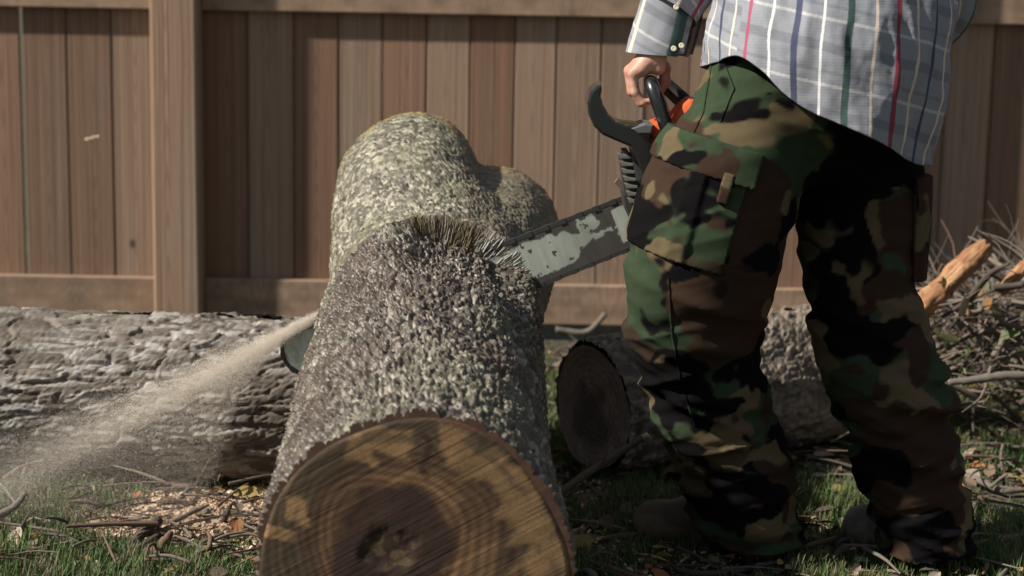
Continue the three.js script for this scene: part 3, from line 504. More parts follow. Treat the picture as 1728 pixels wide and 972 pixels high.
{
  const skinMat = new THREE.MeshPhysicalMaterial({ vertexColors: true, roughness: 0.5, sheen: 0.2 });
  const skinC = (x, y, z) => { const n = fbm(x * 40, y * 40, z * 40, 3), m = fbm(x * 160, y * 160, z * 160, 2); return mixc([0.58, 0.33, 0.245], [0.50, 0.24, 0.17], sstep(-0.2, 0.3, n)).map((c) => c * (1 + 0.12 * m)); };
  // --- trousers
  const fL = chain(legL.p, legL.r, 0.05), fR = chain(legR.p, legR.r, 0.05);
  const waistA = P(1284, 175, 3.41), waistB = P(1480, 178, 3.46), pelvis = P(1372, 190, 3.44), waist = P(1385, 95, 3.43), seat = P(1440, 215, 3.43);
  const rot = (x, y, a) => [x * Math.cos(a) - y * Math.sin(a), x * Math.sin(a) + y * Math.cos(a)];
  const folds = (x, y, z) => {
    const low = sstep(0.62, 0.30, y), knee = Math.exp(-(((y - 0.52) / 0.12) ** 2));
    const dx = x * 0.55 + z * 0.4;
    const n1 = fbm(x * 3.2 + 3, (y + 0.5 * dx) * 17, z * 3.2, 2), n2 = fbm(x * 4 + 9, (y - 0.45 * dx) * 24, z * 4, 2), n3 = fbm(x * 7, (y * 6 + x * 3), z * 7 + 3, 2);
    const r1 = 1 - Math.abs(n1) * 3.2, r2 = 1 - Math.abs(n2) * 3.2;
    return (0.004 + 0.011 * low + 0.004 * knee) * clamp(r1, -0.6, 1) + (0.003 + 0.006 * low) * clamp(r2, -0.6, 1) + 0.007 * n3;
  };
  const tro = (x, y, z) => {
    let d = smin(fL(x, y, z), cone(x, y, z, waistA, waistB, 0.124, 0.108), 0.06);
    d = smin(d, cone(x, y, z, seat, pelvis, 0.125, 0.13), 0.06);
    d = smin(d, fR(x, y, z), 0.022);
    if (d > 0.06) return d - 0.02;
    d -= folds(x, y, z) - 0.006;
    const hem = y - 0.042 - 0.012 * vnoise(x * 9, 1, z * 9);
    d = Math.max(d * 0.85, -hem);
    return Math.max(d, y - waist.y - 0.02);
  };
  const pts = [...legL.p, ...legR.p, waist];
  const [lo, hi] = boundsOf(pts, 0.20); lo.y = 0.02; hi.y = waist.y + 0.08;
  const trousers = surfaceNets(tro, lo, hi, 0.0048);
  const green = [0.037, 0.055, 0.031], brownC = [0.044, 0.027, 0.019], tan = [0.120, 0.092, 0.053], ink = [0.006, 0.0052, 0.006];
  const print = [[1160, 190, 60, 0], [1330, 240, 70, 0], [1240, 230, 38, 2], [1235, 172, 34, 3], [1215, 205, 26, 3], [1170, 262, 45, 1], [1255, 280, 34, 0], [1150, 250, 40, 1], [1205, 285, 34, 1], [1240, 262, 26, 0], [1145, 345, 40, 3], [1110, 400, 45, 2], [1205, 360, 40, 1], [1230, 430, 80, 1], [1080, 500, 55, 0], [1110, 560, 50, 0], [1230, 560, 55, 1], [1215, 470, 55, 3], [1250, 630, 40, 1], [1130, 660, 70, 3], [1230, 700, 55, 3], [1265, 760, 34, 0], [1290, 770, 22, 2], [1200, 800, 70, 3], [1300, 860, 60, 1], [1210, 880, 55, 3], [1430, 300, 90, 3], [1490, 330, 55, 1], [1440, 430, 90, 3], [1500, 470, 60, 1], [1500, 560, 70, 1], [1410, 520, 45, 3], [1450, 640, 38, 0], [1590, 640, 36, 0], [1500, 690, 70, 3], [1530, 780, 80, 1], [1480, 800, 50, 3], [1600, 850, 30, 0], [1560, 890, 60, 3]].map(([x, y, r, c]) => [P(x, y, 3.36), r * 0.00115, c]);
  const camo = (ox = 0) => (x, y, z) => {
    const X = x + 0.04 * fbm(x * 14, y * 14, z * 14, 3), Y = y + 0.05 * fbm(x * 13 + 5, y * 13, z * 13, 3), Z = z + ox;
    const a = 1.5 * fbm(X * 7.2, Y * 10, Z * 7.2, 3), b = 1.5 * fbm(X * 7.6 + 20, Y * 11 + 7, Z * 7.6, 3), c = 1.5 * fbm(X * 8 + 40, Y * 12 + 3, Z * 8 + 9, 3);
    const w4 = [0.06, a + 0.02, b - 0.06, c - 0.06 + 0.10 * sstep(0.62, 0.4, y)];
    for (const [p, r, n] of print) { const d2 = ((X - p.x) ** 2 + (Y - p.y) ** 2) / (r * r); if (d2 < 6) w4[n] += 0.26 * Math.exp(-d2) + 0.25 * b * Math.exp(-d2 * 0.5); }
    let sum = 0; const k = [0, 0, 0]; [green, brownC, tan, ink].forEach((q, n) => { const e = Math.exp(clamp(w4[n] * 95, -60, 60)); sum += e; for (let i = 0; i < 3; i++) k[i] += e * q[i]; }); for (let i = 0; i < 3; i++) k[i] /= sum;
    const w = 1 + 0.16 * fbm(x * 90, y * 90, z * 90, 2);
    return k.map((q) => q * w);
  };
  const twill = texture(128, 128, (u, v) => [0.5 + 0.5 * Math.sin((u + v) * 2 * Math.PI * 16)], true); twill.repeat.set(22, 22);
  const cloth = new THREE.MeshPhysicalMaterial({ vertexColors: true, roughness: 0.95, specularIntensity: 0.12, bumpMap: twill, bumpScale: 0.0004, side: THREE.DoubleSide });
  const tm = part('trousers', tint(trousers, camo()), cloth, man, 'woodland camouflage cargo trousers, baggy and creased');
  // cargo pocket and flap: shells on the outer side of the thigh
  const slab = (c, ax, ay, hw, hh, ht) => { const az = ax.clone().cross(ay).normalize(); return (x, y, z) => { const X = x - c.x, Y = y - c.y, Z = z - c.z, u = Math.abs(X * ax.x + Y * ax.y + Z * ax.z) - hw, v = Math.abs(X * ay.x + Y * ay.y + Z * ay.z) - hh, w = Math.abs(X * az.x + Y * az.y + Z * az.z) - ht; return Math.max(u, v, w); }; };
  const shell = (name, f, list, pad, ox, h = 0.0035) => { const [a, b] = boundsOf(list, pad); part(name, tint(surfaceNets(f, a, b, h), camo(ox)), cloth, tm); };
  const base = (x, y, z) => { let d = smin(fL(x, y, z), cone(x, y, z, waistA, waistB, 0.124, 0.108), 0.06); d = smin(d, cone(x, y, z, seat, pelvis, 0.125, 0.13), 0.06); d = smin(d, fR(x, y, z), 0.022); return (d - folds(x, y, z) + 0.006) * 0.85; };
  const frame = (a, b, dist) => { const p = P(a[0], a[1], dist), q = P(b[0], b[1], dist), m = p.clone().add(q).multiplyScalar(0.5), ax = q.clone().sub(p).normalize(); return [m, ax, V(-ax.y, ax.x, 0), p.distanceTo(q) / 2, p, q]; };
  { // flap
    const [m, ax, ay, hw, p, q] = frame([1098, 238], [1283, 292], 3.22), box = slab(m, ax, ay, hw, 0.033, 0.2);
    shell('pocket_flap', (x, y, z) => Math.max(base(x, y, z) - 0.0105 - 0.002 * vnoise(x * 30, y * 30, z * 30), -(base(x, y, z) + 0.012), box(x, y, z)), [p, q, V(p.x, p.y, p.z - 0.22), V(q.x, q.y, q.z - 0.18)], 0.05, 0.37);
    const [m2, ax2, ay2, hw2, p2, q2] = frame([1090, 262], [1268, 312], 3.22), c2 = m2.clone().addScaledVector(ay2, -0.085), box2 = slab(c2, ax2, ay2, hw2 * 0.93, 0.088, 0.2);
    shell('pocket', (x, y, z) => { const u = (x - c2.x) * ax2.x + (y - c2.y) * ax2.y; return Math.max(base(x, y, z) - 0.005 - 0.006 * sstep(0.028, 0.012, Math.abs(u)), -(base(x, y, z) + 0.012), box2(x, y, z)); }, [c2.clone().addScaledVector(ay2, 0.1).addScaledVector(ax2, hw2), c2.clone().addScaledVector(ay2, -0.1).addScaledVector(ax2, -hw2), V(c2.x, c2.y, c2.z - 0.2)], 0.05, 0.81);
    // strap with end tab hanging below the flap, belt loop, right hand pocket
    const [m3, ax3, ay3, hw3, p3, q3] = frame([1222, 292], [1240, 297], 3.22), c3 = m3.clone().addScaledVector(ay3, -0.026), box3 = slab(c3, ax3, ay3, hw3, 0.028, 0.2);
    shell('strap', (x, y, z) => Math.max(base(x, y, z) - 0.0135, -(base(x, y, z) - 0.0), box3(x, y, z)), [c3.clone().addScaledVector(ay3, 0.06), c3.clone().addScaledVector(ay3, -0.06), V(c3.x, c3.y, c3.z - 0.2)], 0.03, 0.5, 0.003);
    const pr = P(1556, 380, 3.5), boxR = slab(pr, V(0.2, 0, 1).normalize(), V(0, 1, 0), 0.085, 0.10, 0.05);
    shell('pocket', (x, y, z) => Math.max(fR(x, y, z) - 0.013, -(fR(x, y, z) + 0.012), boxR(x, y, z)), [V(pr.x, pr.y + 0.11, pr.z + 0.1), V(pr.x, pr.y - 0.11, pr.z - 0.1)], 0.06, 0.23);
    const seam = []; // outer leg seam
    const track = [[1106, 262], [1092, 330], [1080, 400]];
  }
  // raised outside seams of both legs: a narrow welt following the cloth
  const welt = (name, path, dist) => {
    const out = [];
    for (let i = 0; i < path.length - 1; i++) for (let s = 0; s < 14; s++) {
      const t = s / 14, x = lerp(path[i][0], path[i + 1][0], t), y = lerp(path[i][1], path[i + 1][1], t);
      const o = camera.position, d = ray(x, y).normalize(); let k = 2.9, ok = false;
      for (let n = 0; n < 90; n++) { const p = o.clone().addScaledVector(d, k), q = base(p.x, p.y, p.z); if (q < 0.0006) { ok = true; break; } k += Math.max(q * 0.7, 0.0008); if (k > 4.2) break; }
      if (ok) out.push(o.clone().addScaledVector(d, k));
    }
    if (out.length > 3) part(name, tint(tubeGeo(out.filter((_, i) => i % 2 === 0), [0.0026, 0.0026], 6, { steps: out.length * 2 }), camo(0.0)), cloth, tm);
  };
  welt('seam', [[1128, 470], [1134, 560], [1150, 650], [1178, 730]]);
  welt('seam', [[1200, 112], [1186, 190], [1160, 246]]);
  welt('seam', [[1222, 108], [1238, 150], [1212, 215]]);

  { const rng = rngOf(404), list = [], g0 = new THREE.TetrahedronGeometry(0.0022);
    for (let i = 0; i < 150; i++) {
      const x = 1060 + 560 * rng(), y = 260 + 640 * rng(), d = ray(x, y).normalize(); let k = 2.9, hit = false;
      for (let n = 0; n < 90; n++) { const p = camera.position.clone().addScaledVector(d, k), q = base(p.x, p.y, p.z); if (q < -0.0045) { hit = true; break; } k += Math.max((q + 0.005) * 0.7, 0.0008); if (k > 4.2) break; }
      if (!hit) continue;
      const p = camera.position.clone().addScaledVector(d, k - 0.001), s = 0.4 + 0.9 * rng() * rng(), g = g0.clone(); g.scale(s * 1.6, s, s); g.rotateX(rng() * 6); g.rotateY(rng() * 6); g.translate(p.x, p.y, p.z); list.push(g);
    }
    meta(part('sawdust_flecks', mergeGeometries(list), std({ color: lin(0.5, 0.40, 0.29) }), tm), null, null, null, 'stuff'); }

  // --- boots
  const leather = std({ vertexColors: true, roughness: 0.75 }), sole = std({ color: lin(0.02, 0.018, 0.016), roughness: 0.9 });
  const bootC = (c) => (x, y, z) => mixc(c, c.map((q) => q * 0.55), sstep(-0.15, 0.25, fbm(x * 30, y * 30, z * 30, 3)));
  const boot = (heel, toe, c, label) => {
    const T = toe.clone().sub(heel); T.y = 0; const L = T.length(); T.normalize(); const H = V(heel.x, 0, heel.z), at = (f, y) => H.clone().addScaledVector(T, f * L).setY(y);
    const f = (x, y, z) => { let d = cone(x, y, z, at(0.12, 0.06), at(0.5, 0.055), 0.045, 0.05); d = smin(d, cone(x, y, z, at(0.5, 0.05), at(0.83, 0.048), 0.048, 0.047), 0.03); d = smin(d, cone(x, y, z, at(0.24, 0.08), at(0.26, 0.15), 0.05, 0.048), 0.05); d = smin(d, cone(x, y, z, at(0.3, 0.10), at(0.55, 0.07), 0.045, 0.04), 0.03); d -= 0.0025 * fbm(x * 40, y * 60, z * 40, 2); return Math.max(d, 0.022 - y); };
    const [a, b] = boundsOf([at(0, 0.02), at(1, 0.02), at(0.24, 0.26)], 0.08);
    const m = part('boot', tint(surfaceNets(f, a, b, 0.0045), bootC(c)), leather, man, label);
    const sh = (x, y, z) => Math.max(smin(cone(x, y, z, at(0.12, 0.02), at(0.5, 0.02), 0.05, 0.053), cone(x, y, z, at(0.5, 0.02), at(0.84, 0.02), 0.051, 0.052), 0.03), Math.abs(y - 0.009) - 0.0165, 0.004 - y + (Math.sin((x * T.x + z * T.z) * 260) > 0.2 ? 0.005 : 0));
    part('sole', surfaceNets(sh, V(a.x, -0.02, a.z), V(b.x, 0.05, b.z), 0.004), sole, m);
    for (let i = 0; i < 4; i++) { const p = at(0.36 + 0.06 * i, 0.152 - 0.017 * i), s = V(-T.z, 0, T.x).multiplyScalar(0.024); part('lace', tubeGeo([p.clone().add(s).add(V(0, -0.012, 0)), p.clone().add(V(0, 0.004, 0)), p.clone().sub(s).add(V(0, -0.012, 0))], [0.0022, 0.0022], 5), sole, m); }
  };
  const hL = G(1320, 926), tL = G(1062, 915); boot(hL, tL, [0.12, 0.085, 0.056], 'worn brown leather work boot');
  const hR = G(1605, 946), tR = G(1428, 922); boot(hR, tR, [0.18, 0.155, 0.13], 'scuffed greyish tan work boot');

  // --- shirt
  const PAL = { red: [0.36, 0.06, 0.12], white: [0.74, 0.75, 0.77], navy: [0.035, 0.042, 0.10], green: [0.02, 0.065, 0.055], cream: [0.68, 0.56, 0.46], wine: [0.24, 0.022, 0.045] };
  const order = ['red', 'white', 'navy', 'white', 'green', 'cream', 'wine', 'cream', 'navy', 'cream'], wide = [0.17, 0.11, 0.25, 0.10, 0.26, 0.11, 0.22, 0.11, 0.20, 0.11];
  const plaid = texture(1024, 512, (u, v) => {
    const q = u * 10, i = Math.floor(q) % 10, f = Math.abs(q - Math.floor(q) - 0.5), n = vnoise(u * 400, v * 400, 1);
    let k = mixc([0.285, 0.30, 0.335], [0.225, 0.237, 0.268], 0.5 + 0.5 * n);
    const y = (v * 9 + 0.8 * u) % 1;                                            // weft bands: two pale grey and one fine pale line in each repeat
    k = mixc(k, [0.17, 0.175, 0.21], (1 - sstep(0.065, 0.09, Math.abs(y - 0.3 + 0.02 * vnoise(u * 9, 1, 3)))) * 0.8);
    k = mixc(k, [0.60, 0.59, 0.58], (1 - sstep(0.018, 0.03, Math.abs(y - 0.72))) * 0.6);
    k = mixc(k, [0.15, 0.16, 0.20], (1 - sstep(0.02, 0.035, Math.abs(y - 0.92))) * 0.55); { const p = Math.abs((u * 20 + 0.5) % 1 - 0.5); k = mixc(k, [0.19, 0.20, 0.235], (1 - sstep(0.10, 0.16, p)) * 0.35 * (Math.floor(u * 20 + 0.5) % 2)); }
    k = mixc(k, PAL[order[i]], (1 - sstep(wide[i] * 0.42, wide[i] * 0.62, f + 0.012 * n)) * 0.92);
    return k.map((c) => c * (1 + 0.06 * n));
  });
  const weave = texture(128, 128, (u, v) => [0.5 + 0.25 * Math.sin(u * 2 * Math.PI * 32) + 0.25 * Math.sin(v * 2 * Math.PI * 32)], true); weave.repeat.set(12, 6);
  const shirtMat = new THREE.MeshPhysicalMaterial({ map: plaid, roughness: 0.85, bumpMap: weave, bumpScale: 0.0003, side: THREE.DoubleSide, sheen: 0.15 });
  const hemT = [[0, 114], [0.3, 104], [0.635, 91], [0.8, 97], [0.94, 114], [1.12, 148], [1.34, 174], [1.571, 191], [1.855, 213], [2.2, 240], [2.58, 262], [3.14, 268], [4.2, 225], [5.2, 150], [5.9, 120], [6.2832, 114]];
  const cx = [[-330, 1330], [-200, 1378], [-20, 1404], [80, 1390], [180, 1379], [270, 1372]], rx = [[-330, 120], [-260, 180], [-200, 196], [-20, 189], [80, 198], [180, 194], [270, 184]], rz = [[-330, 70], [-260, 120], [-20, 165], [100, 185], [270, 195]], dz = [[-330, 3.56], [-20, 3.45], [270, 3.42]];
  const NU = 260, NV = 190, TOP = -345;
  const shirtGeo = gridGeo(NU, NV, (i, j) => {
    const ph = i / NU * 2 * Math.PI, hem = curve1(hemT, ph), row = Math.max(0, j - 3), t = row / (NV - 4), yp = lerp(hem, TOP, t), D0 = curve1(dz, yp), s = PX(D0);
    const c = P(curve1(cx, yp), yp, D0);
    let ax = curve1(rx, yp) * s, az = curve1(rz, yp) * s;
    if (t > 0.86) { const q = (t - 0.86) / 0.14, k = Math.sqrt(Math.max(0.09, 1 - q * q * 0.9)); ax *= k; az *= k; }
    const y = c.y, fold = 0.016 * fbm(ph * 2.2 + y * 1.5, y * 2.4, 3, 2) + 0.012 * (1 - Math.abs(fbm(ph * 3.3 + y * 4, y * 3.2 + 2, 9, 2)) * 3) * sstep(0.0, 0.2, t) + 0.010 * Math.sin(ph * 6 + y * 3) * (1 - sstep(0, 0.35, t)) + 0.006 * fbm(ph * 9 + y * 8, y * 20, 4, 3);
    let r = 1, drop = 0;
    if (j < 3) { r = j === 0 ? 0.972 : j === 1 ? 0.985 : 0.998; drop = j === 0 ? 0.016 : j === 1 ? 0.0 : -0.003; }
    const ex = (ax + fold) * r, ez = (az + fold) * r;
    return { p: [c.x - Math.cos(ph) * ex, y + drop, c.z + Math.sin(ph) * ez], uv: [(ph - 0.67) / (2 * Math.PI) * 3 + (y - 1.0) * 0.12, y * 0.95] };
  }, { closeU: true });
  const sm = part('shirt', shirtGeo, shirtMat, man, 'loose grey plaid shirt with coloured stripes, tail hanging out');
  const sleeve = (path, radii, off, openEnd, flat = 1) => {
    const c = new THREE.CatmullRomCurve3(path, false, 'centripetal'), n = 90, nu = 72, fr = c.computeFrenetFrames(n, false), L = c.getLength();
    return gridGeo(nu, n + 1, (i, j) => {
      const t = j / n, p = c.getPointAt(t), th = i / nu * 2 * Math.PI, x = t * (radii.length - 1), k = Math.min(radii.length - 2, Math.floor(x)), r0 = lerp(radii[k], radii[k + 1], x - k);
      const r = r0 + 0.006 * (1 - Math.abs(fbm(Math.cos(th) + off, t * L * 16 + th * 0.6, Math.sin(th), 2)) * 3) + 0.004 * fbm(Math.cos(th) * 3, t * L * 30, Math.sin(th) * 3 + off, 2);
      const N = fr.normals[j], B = fr.binormals[j];
      return { p: [p.x + (N.x * Math.cos(th) + B.x * Math.sin(th)) * r, p.y + (N.y * Math.cos(th) + B.y * Math.sin(th)) * r, p.z + (N.z * Math.cos(th) + B.z * Math.sin(th)) * r * flat], uv: [th / (2 * Math.PI) * 0.9 + off, t * L * 0.95] };
    }, { closeU: true });
  };
  const ls = P(1300, -270, 3.46), le = P(1196, -110, 3.55), lw = P(1112, 72, 3.52), rs = P(1500, -240, 3.60), re = P(1594, 2, 3.66), rw = P(1400, 178, 3.72);
  part('sleeve', sleeve([ls, le, P(1150, -20, 3.535), P(1128, 20, 3.52)], [0.085, 0.070, 0.060, 0.057], 0.31), shirtMat, sm);
  part('sleeve', sleeve([rs, P(1560, -90, 3.64), re, P(1530, 75, 3.70), rw], [0.085, 0.070, 0.058, 0.056, 0.05], 0.13), shirtMat, sm);
  // open cuff: a curved panel with a slit, hanging below the sleeve end
  {
    const ax = P(1134, 2, 3.52), bx = P(1109, 92, 3.517), T = bx.clone().sub(ax), nu = 80, nv = 26, Z = V(0, 0, 1), S = T.clone().normalize().cross(Z).normalize();
    const cuff = gridGeo(nu + 1, nv, (i, j) => {
      const u = i / nu, th = lerp(0.62, 0.62 + 2 * Math.PI - 0.35, u), t = j / (nv - 1), r = 0.056 + 0.003 * t + 0.004 * Math.sin(th * 2 + 1) + 0.003 * fbm(Math.cos(th) * 2, t * 3, Math.sin(th) * 2, 2) + (u > 0.9 ? 0.006 * (u - 0.9) * 10 : 0) - (u < 0.05 ? 0.004 : 0);
      const drop = t * (1 - 0.10 * Math.cos(th)) - (u > 0.93 || u < 0.05 ? 0.06 * t : 0), p = ax.clone().addScaledVector(T, drop).addScaledVector(S, -Math.cos(th) * r).addScaledVector(Z, Math.sin(th) * r * 0.85);
      return { p: [p.x, p.y, p.z], uv: [u * 0.36 + 0.42, t * 0.11 + 0.05 + u * 0.08] };
    });
    const cm = part('cuff', cuff, shirtMat, sm, 'open shirt cuff lit from the left');
    const bm = std({ color: lin(0.72, 0.68, 0.50), roughness: 0.35 });
    for (const [x, y] of [[1141, 12], [1137, 82], [1150, 77]]) {
      const c = P(x, y, 3.4), q = c.clone(); const g = new THREE.LatheGeometry([[0, 0.0018], [0.0028, 0.0018], [0.0048, 0.0026], [0.0056, 0.0012], [0.0056, 0], [0, 0]].map(([a, b]) => new THREE.Vector2(a, b)), 14);
      g.rotateX(Math.PI / 2 - 0.15); const h = P(x, y, y < 50 ? 3.462 : 3.4655); g.translate(h.x, h.y, h.z); part('button', g, bm, cm);
    }
  }
  // --- body: one continuous figure under the clothes, hands and head meshed finer
  const neck = P(1300, -360, 3.56), head = P(1255, -445, 3.62), chest = P(1372, -200, 3.50);
  const arm = (a, b, c, r) => chain([a, b, c], r, 0.02);
  const aL = arm(ls, le, P(1104, 80, 3.515), [0.055, 0.043, 0.029]), aR = arm(rs, re, rw, [0.055, 0.043, 0.029]);
  const skel = (x, y, z) => {
    let d = cone(x, y, z, P0.pelvis, P0.chest, 0.13, 0.145); d = smin(d, cone(x, y, z, ls, rs, 0.07, 0.07), 0.08); d = smin(d, cone(x, y, z, P0.chest, neck, 0.10, 0.06), 0.06);
    d = smin(d, cone(x, y, z, neck, head, 0.058, 0.06), 0.03); d = smin(d, aL(x, y, z), 0.03); d = smin(d, aR(x, y, z), 0.03);
    d = smin(d, bL(x, y, z), 0.04); return smin(d, bR(x, y, z), 0.04);
  };
  const P0 = { pelvis: P(1380, 130, 3.44), chest };
  const thin = (l, sh) => chain(l.p.filter((_, i) => i % 2 === 0 || i === 8), l.r.filter((_, i) => i % 2 === 0 || i === 8).map((q, i) => [0.085, 0.08, 0.06, 0.05, 0.042][i] ?? 0.042), 0.03);
  const bL = thin(legL), bR = thin(legR);
  const [blo, bhi] = boundsOf([...legL.p, ...legR.p, ls, le, rs, re, rw, head, neck], 0.17);
  blo.y = 0.06;
  const handF = (wr, K, side, fz) => {                               // fist round the handle; fingers lie side by side along the bar
  };
  const bodyGeo = surfaceNets(skel, blo, bhi, 0.012);
  // left hand: palm over the top bar, fingers curled down in front of it, thumb behind
  const dedos = [3.490, 3.5085, 3.527, 3.5445], rad = [0.0082, 0.0092, 0.0095, 0.0092], shift = [[4, 3], [0, 0], [-2, -1], [1, -2]];
  const segs = [];
  dedos.forEach((z, i) => { const [ox, oy] = shift[i], k = P(1064 + ox, 121 + oy, z), a = P(1068 + ox, 154 + oy * 0.4, z), b = P(1083 + ox * 0.6, 173, z), t = P(1101, 170, z); segs.push([k, a, rad[i] * 1.12, rad[i]], [a, b, rad[i], rad[i] * 0.93], [b, t, rad[i] * 0.93, rad[i] * 0.8]); });
  const wrist = P(1104, 78, 3.515), pal = [];
  dedos.forEach((z, i) => { const [ox, oy] = shift[i]; pal.push([P(1100, 92, lerp(3.505, z, 0.45)), P(1066 + ox, 120 + oy, z), 0.017, 0.0118], [P(1104, 100, lerp(3.51, z, 0.5)), P(1084, 118, z), 0.016, 0.0125]); });
  const thumb = [[P(1108, 98, 3.535), P(1121, 116, 3.556), 0.0165, 0.0125], [P(1121, 116, 3.556), P(1122, 138, 3.552), 0.0118, 0.0103], [P(1122, 138, 3.552), P(1113, 156, 3.540), 0.0103, 0.0085]];
  const heel = [[P(1108, 92, 3.50), P(1112, 116, 3.495), 0.0165, 0.013]];
  const handL = (x, y, z) => {
    let d = cone(x, y, z, P(1116, 50, 3.51), wrist, 0.030, 0.0255); d = smin(d, cone(x, y, z, wrist, P(1096, 98, 3.514), 0.0255, 0.022), 0.02);
    for (const s of pal) d = smin(d, cone(x, y, z, ...s), 0.012);
    for (const s of heel) d = smin(d, cone(x, y, z, ...s), 0.012);
    for (const s of thumb) d = smin(d, cone(x, y, z, ...s), 0.007);
    let f = 9; for (let i = 0; i < 4; i++) { let e = 9; for (let k = 0; k < 3; k++) e = smin(e, cone(x, y, z, ...segs[i * 3 + k]), 0.004); f = Math.min(f, e); }
    return smin(d, f, 0.006) - 0.0006 * fbm(x * 180, y * 180, z * 180, 2);
  };
  const pre = (f, l, pad, h) => { const [a, b] = boundsOf(l, pad); return surfaceNets(f, a, b, h); };
  const hl = pre(handL, [P(1116, 55, 3.51), P(1055, 100, 3.47), P(1125, 180, 3.57)], 0.022, 0.0026);
  // right hand on the rear handle, behind the body
  const rsegs = []; [3.69, 3.708, 3.726, 3.744].forEach((z) => rsegs.push([P(1372, 172, z), P(1366, 204, z), 0.0105, 0.0095], [P(1366, 204, z), P(1384, 220, z), 0.0095, 0.009], [P(1384, 220, z), P(1402, 214, z), 0.009, 0.0075]));
  const handR = (x, y, z) => { let d = cone(x, y, z, rw, P(1378, 176, 3.717), 0.028, 0.024); for (let i = 0; i < 4; i++) d = smin(d, cone(x, y, z, P(1392, 176, 3.717), rsegs[i * 3][0], 0.017, 0.012), 0.012); for (const s of rsegs) d = smin(d, cone(x, y, z, ...s), 0.004); d = smin(d, cone(x, y, z, P(1400, 180, 3.69), P(1414, 200, 3.68), 0.015, 0.011), 0.008); return smin(d, cone(x, y, z, P(1414, 200, 3.68), P(1404, 222, 3.69), 0.011, 0.0085), 0.006); };
  const hr = pre(handR, [P(1360, 160, 3.67), P(1420, 230, 3.76), rw], 0.03, 0.0032);
  // head: skull, jaw, nose, ears, brow and eye hollows; looks down along the bar
  const fwd = V(-0.72, -0.52, -0.46).normalize(), side = fwd.clone().cross(V(0, 1, 0)).normalize(), upH = side.clone().cross(fwd).normalize();
  const hp = (f, u, s) => head.clone().addScaledVector(fwd, f).addScaledVector(upH, u).addScaledVector(side, s);
  const headF = (x, y, z) => {
    let d = cone(x, y, z, hp(-0.025, 0.03, 0), hp(0.025, 0.035, 0), 0.085, 0.078); d = smin(d, cone(x, y, z, hp(0.03, -0.02, 0), hp(0.055, -0.085, 0), 0.062, 0.032), 0.04);
    d = smin(d, cone(x, y, z, hp(0.095, 0.01, 0), hp(0.118, -0.025, 0), 0.008, 0.013), 0.012); d = smin(d, cone(x, y, z, hp(0.088, 0.03, -0.035), hp(0.088, 0.03, 0.035), 0.012, 0.012), 0.02);
    d = smin(d, cone(x, y, z, hp(0.09, -0.058, -0.018), hp(0.09, -0.058, 0.018), 0.009, 0.009), 0.01);
    for (const s of [-1, 1]) { d = smin(d, cone(x, y, z, hp(-0.012, 0.02, s * 0.084), hp(-0.016, -0.02, s * 0.08), 0.014, 0.009), 0.008); d = -smin(-d, cone(x, y, z, hp(0.112, 0.008, s * 0.032), hp(0.112, 0.008, s * 0.034), 0.014, 0.014), 0.012); d = Math.min(d, cone(x, y, z, hp(0.083, 0.007, s * 0.032), hp(0.084, 0.007, s * 0.032), 0.0115, 0.0115)); }
    return smin(d, cone(x, y, z, hp(-0.02, -0.04, 0), neck, 0.06, 0.058), 0.03);
  };
  const hd = pre(headF, [hp(0.13, 0.13, 0.1), hp(-0.12, -0.13, -0.1), neck], 0.03, 0.004);
  const all = mergeGeometries([bodyGeo, hl, hr, hd].map((g) => tint(g, skinC)));
  const body = part('body', all, skinMat, man);
  part('hair', tint(pre((x, y, z) => Math.max(cone(x, y, z, hp(-0.03, 0.035, 0), hp(0.015, 0.045, 0), 0.093, 0.085) - 0.006 * fbm(x * 70, y * 70, z * 70, 3), -cone(x, y, z, hp(0.12, -0.01, 0), hp(0.2, -0.1, 0), 0.09, 0.12), -((x - hp(-0.03, -0.06, 0).x) * upH.x + (y - hp(-0.03, -0.06, 0).y) * upH.y + (z - hp(-0.03, -0.06, 0).z) * upH.z)), [hp(0.13, 0.15, 0.12), hp(-0.15, -0.1, -0.12)], 0.02, 0.005), () => [0.05, 0.032, 0.02]), std({ vertexColors: true, roughness: 0.7 }), body);
}

// ------------------------------------------------------------------ branches, split wood, brush
const twigMats = [std({ color: lin(0.16, 0.125, 0.10), roughness: 0.85 }), std({ color: lin(0.075, 0.058, 0.047), roughness: 0.85 }), std({ color: lin(0.14, 0.12, 0.10), roughness: 0.85 }), std({ color: lin(0.13, 0.08, 0.055), roughness: 0.85 })];
function branch(pts, r, mat, label, twigs = []) {
  const g = tubeGeo(pts, r, 9, { steps: pts.length * 8, bumpy: 0.22, seed: pts[0].x * 10 });
  if (!twigs.length) return solo('branch', g, mat, label, 'branch');
  const root = thing('branch', pts[0].clone(), label, 'branch');
  part('stem', g, mat, root);
  for (const [p, rr] of twigs) part('side_twig', tubeGeo(p, rr, 6, { bumpy: 0.2, seed: p[0].x * 7 }), mat, root);
  return root;
}
{
  const root = branch([P(930, 842, 3.72), P(985, 803, 3.70), P(1040, 768, 3.68), P(1090, 735, 3.66)], [0.0095, 0.0085, 0.0075, 0.0068], twigMats[0], 'dark broken branch with a pale tip poking up right of the log face', [[[P(1010, 790, 3.69), P(1022, 770, 3.66), P(1026, 752, 3.65)], [0.003, 0.002]]]);
  part('broken_tip', tubeGeo([P(1086, 737.8, 3.66), P(1093, 733, 3.657)], [0.0071, 0.005], 8), std({ color: lin(0.7, 0.5, 0.33) }), root, 'pale broken end');
}
branch([G(1098, 950), G(1180, 968, 0.02), G(1250, 962, 0.015), G(1312, 948, 0.03)], [0.004, 0.006, 0.006, 0.004], twigMats[1], 'thin dark twig lying in the grass before the left boot', [[[G(1232, 965, 0.018), G(1270, 975, 0.02), G(1300, 972, 0.02)], [0.004, 0.003]]]);
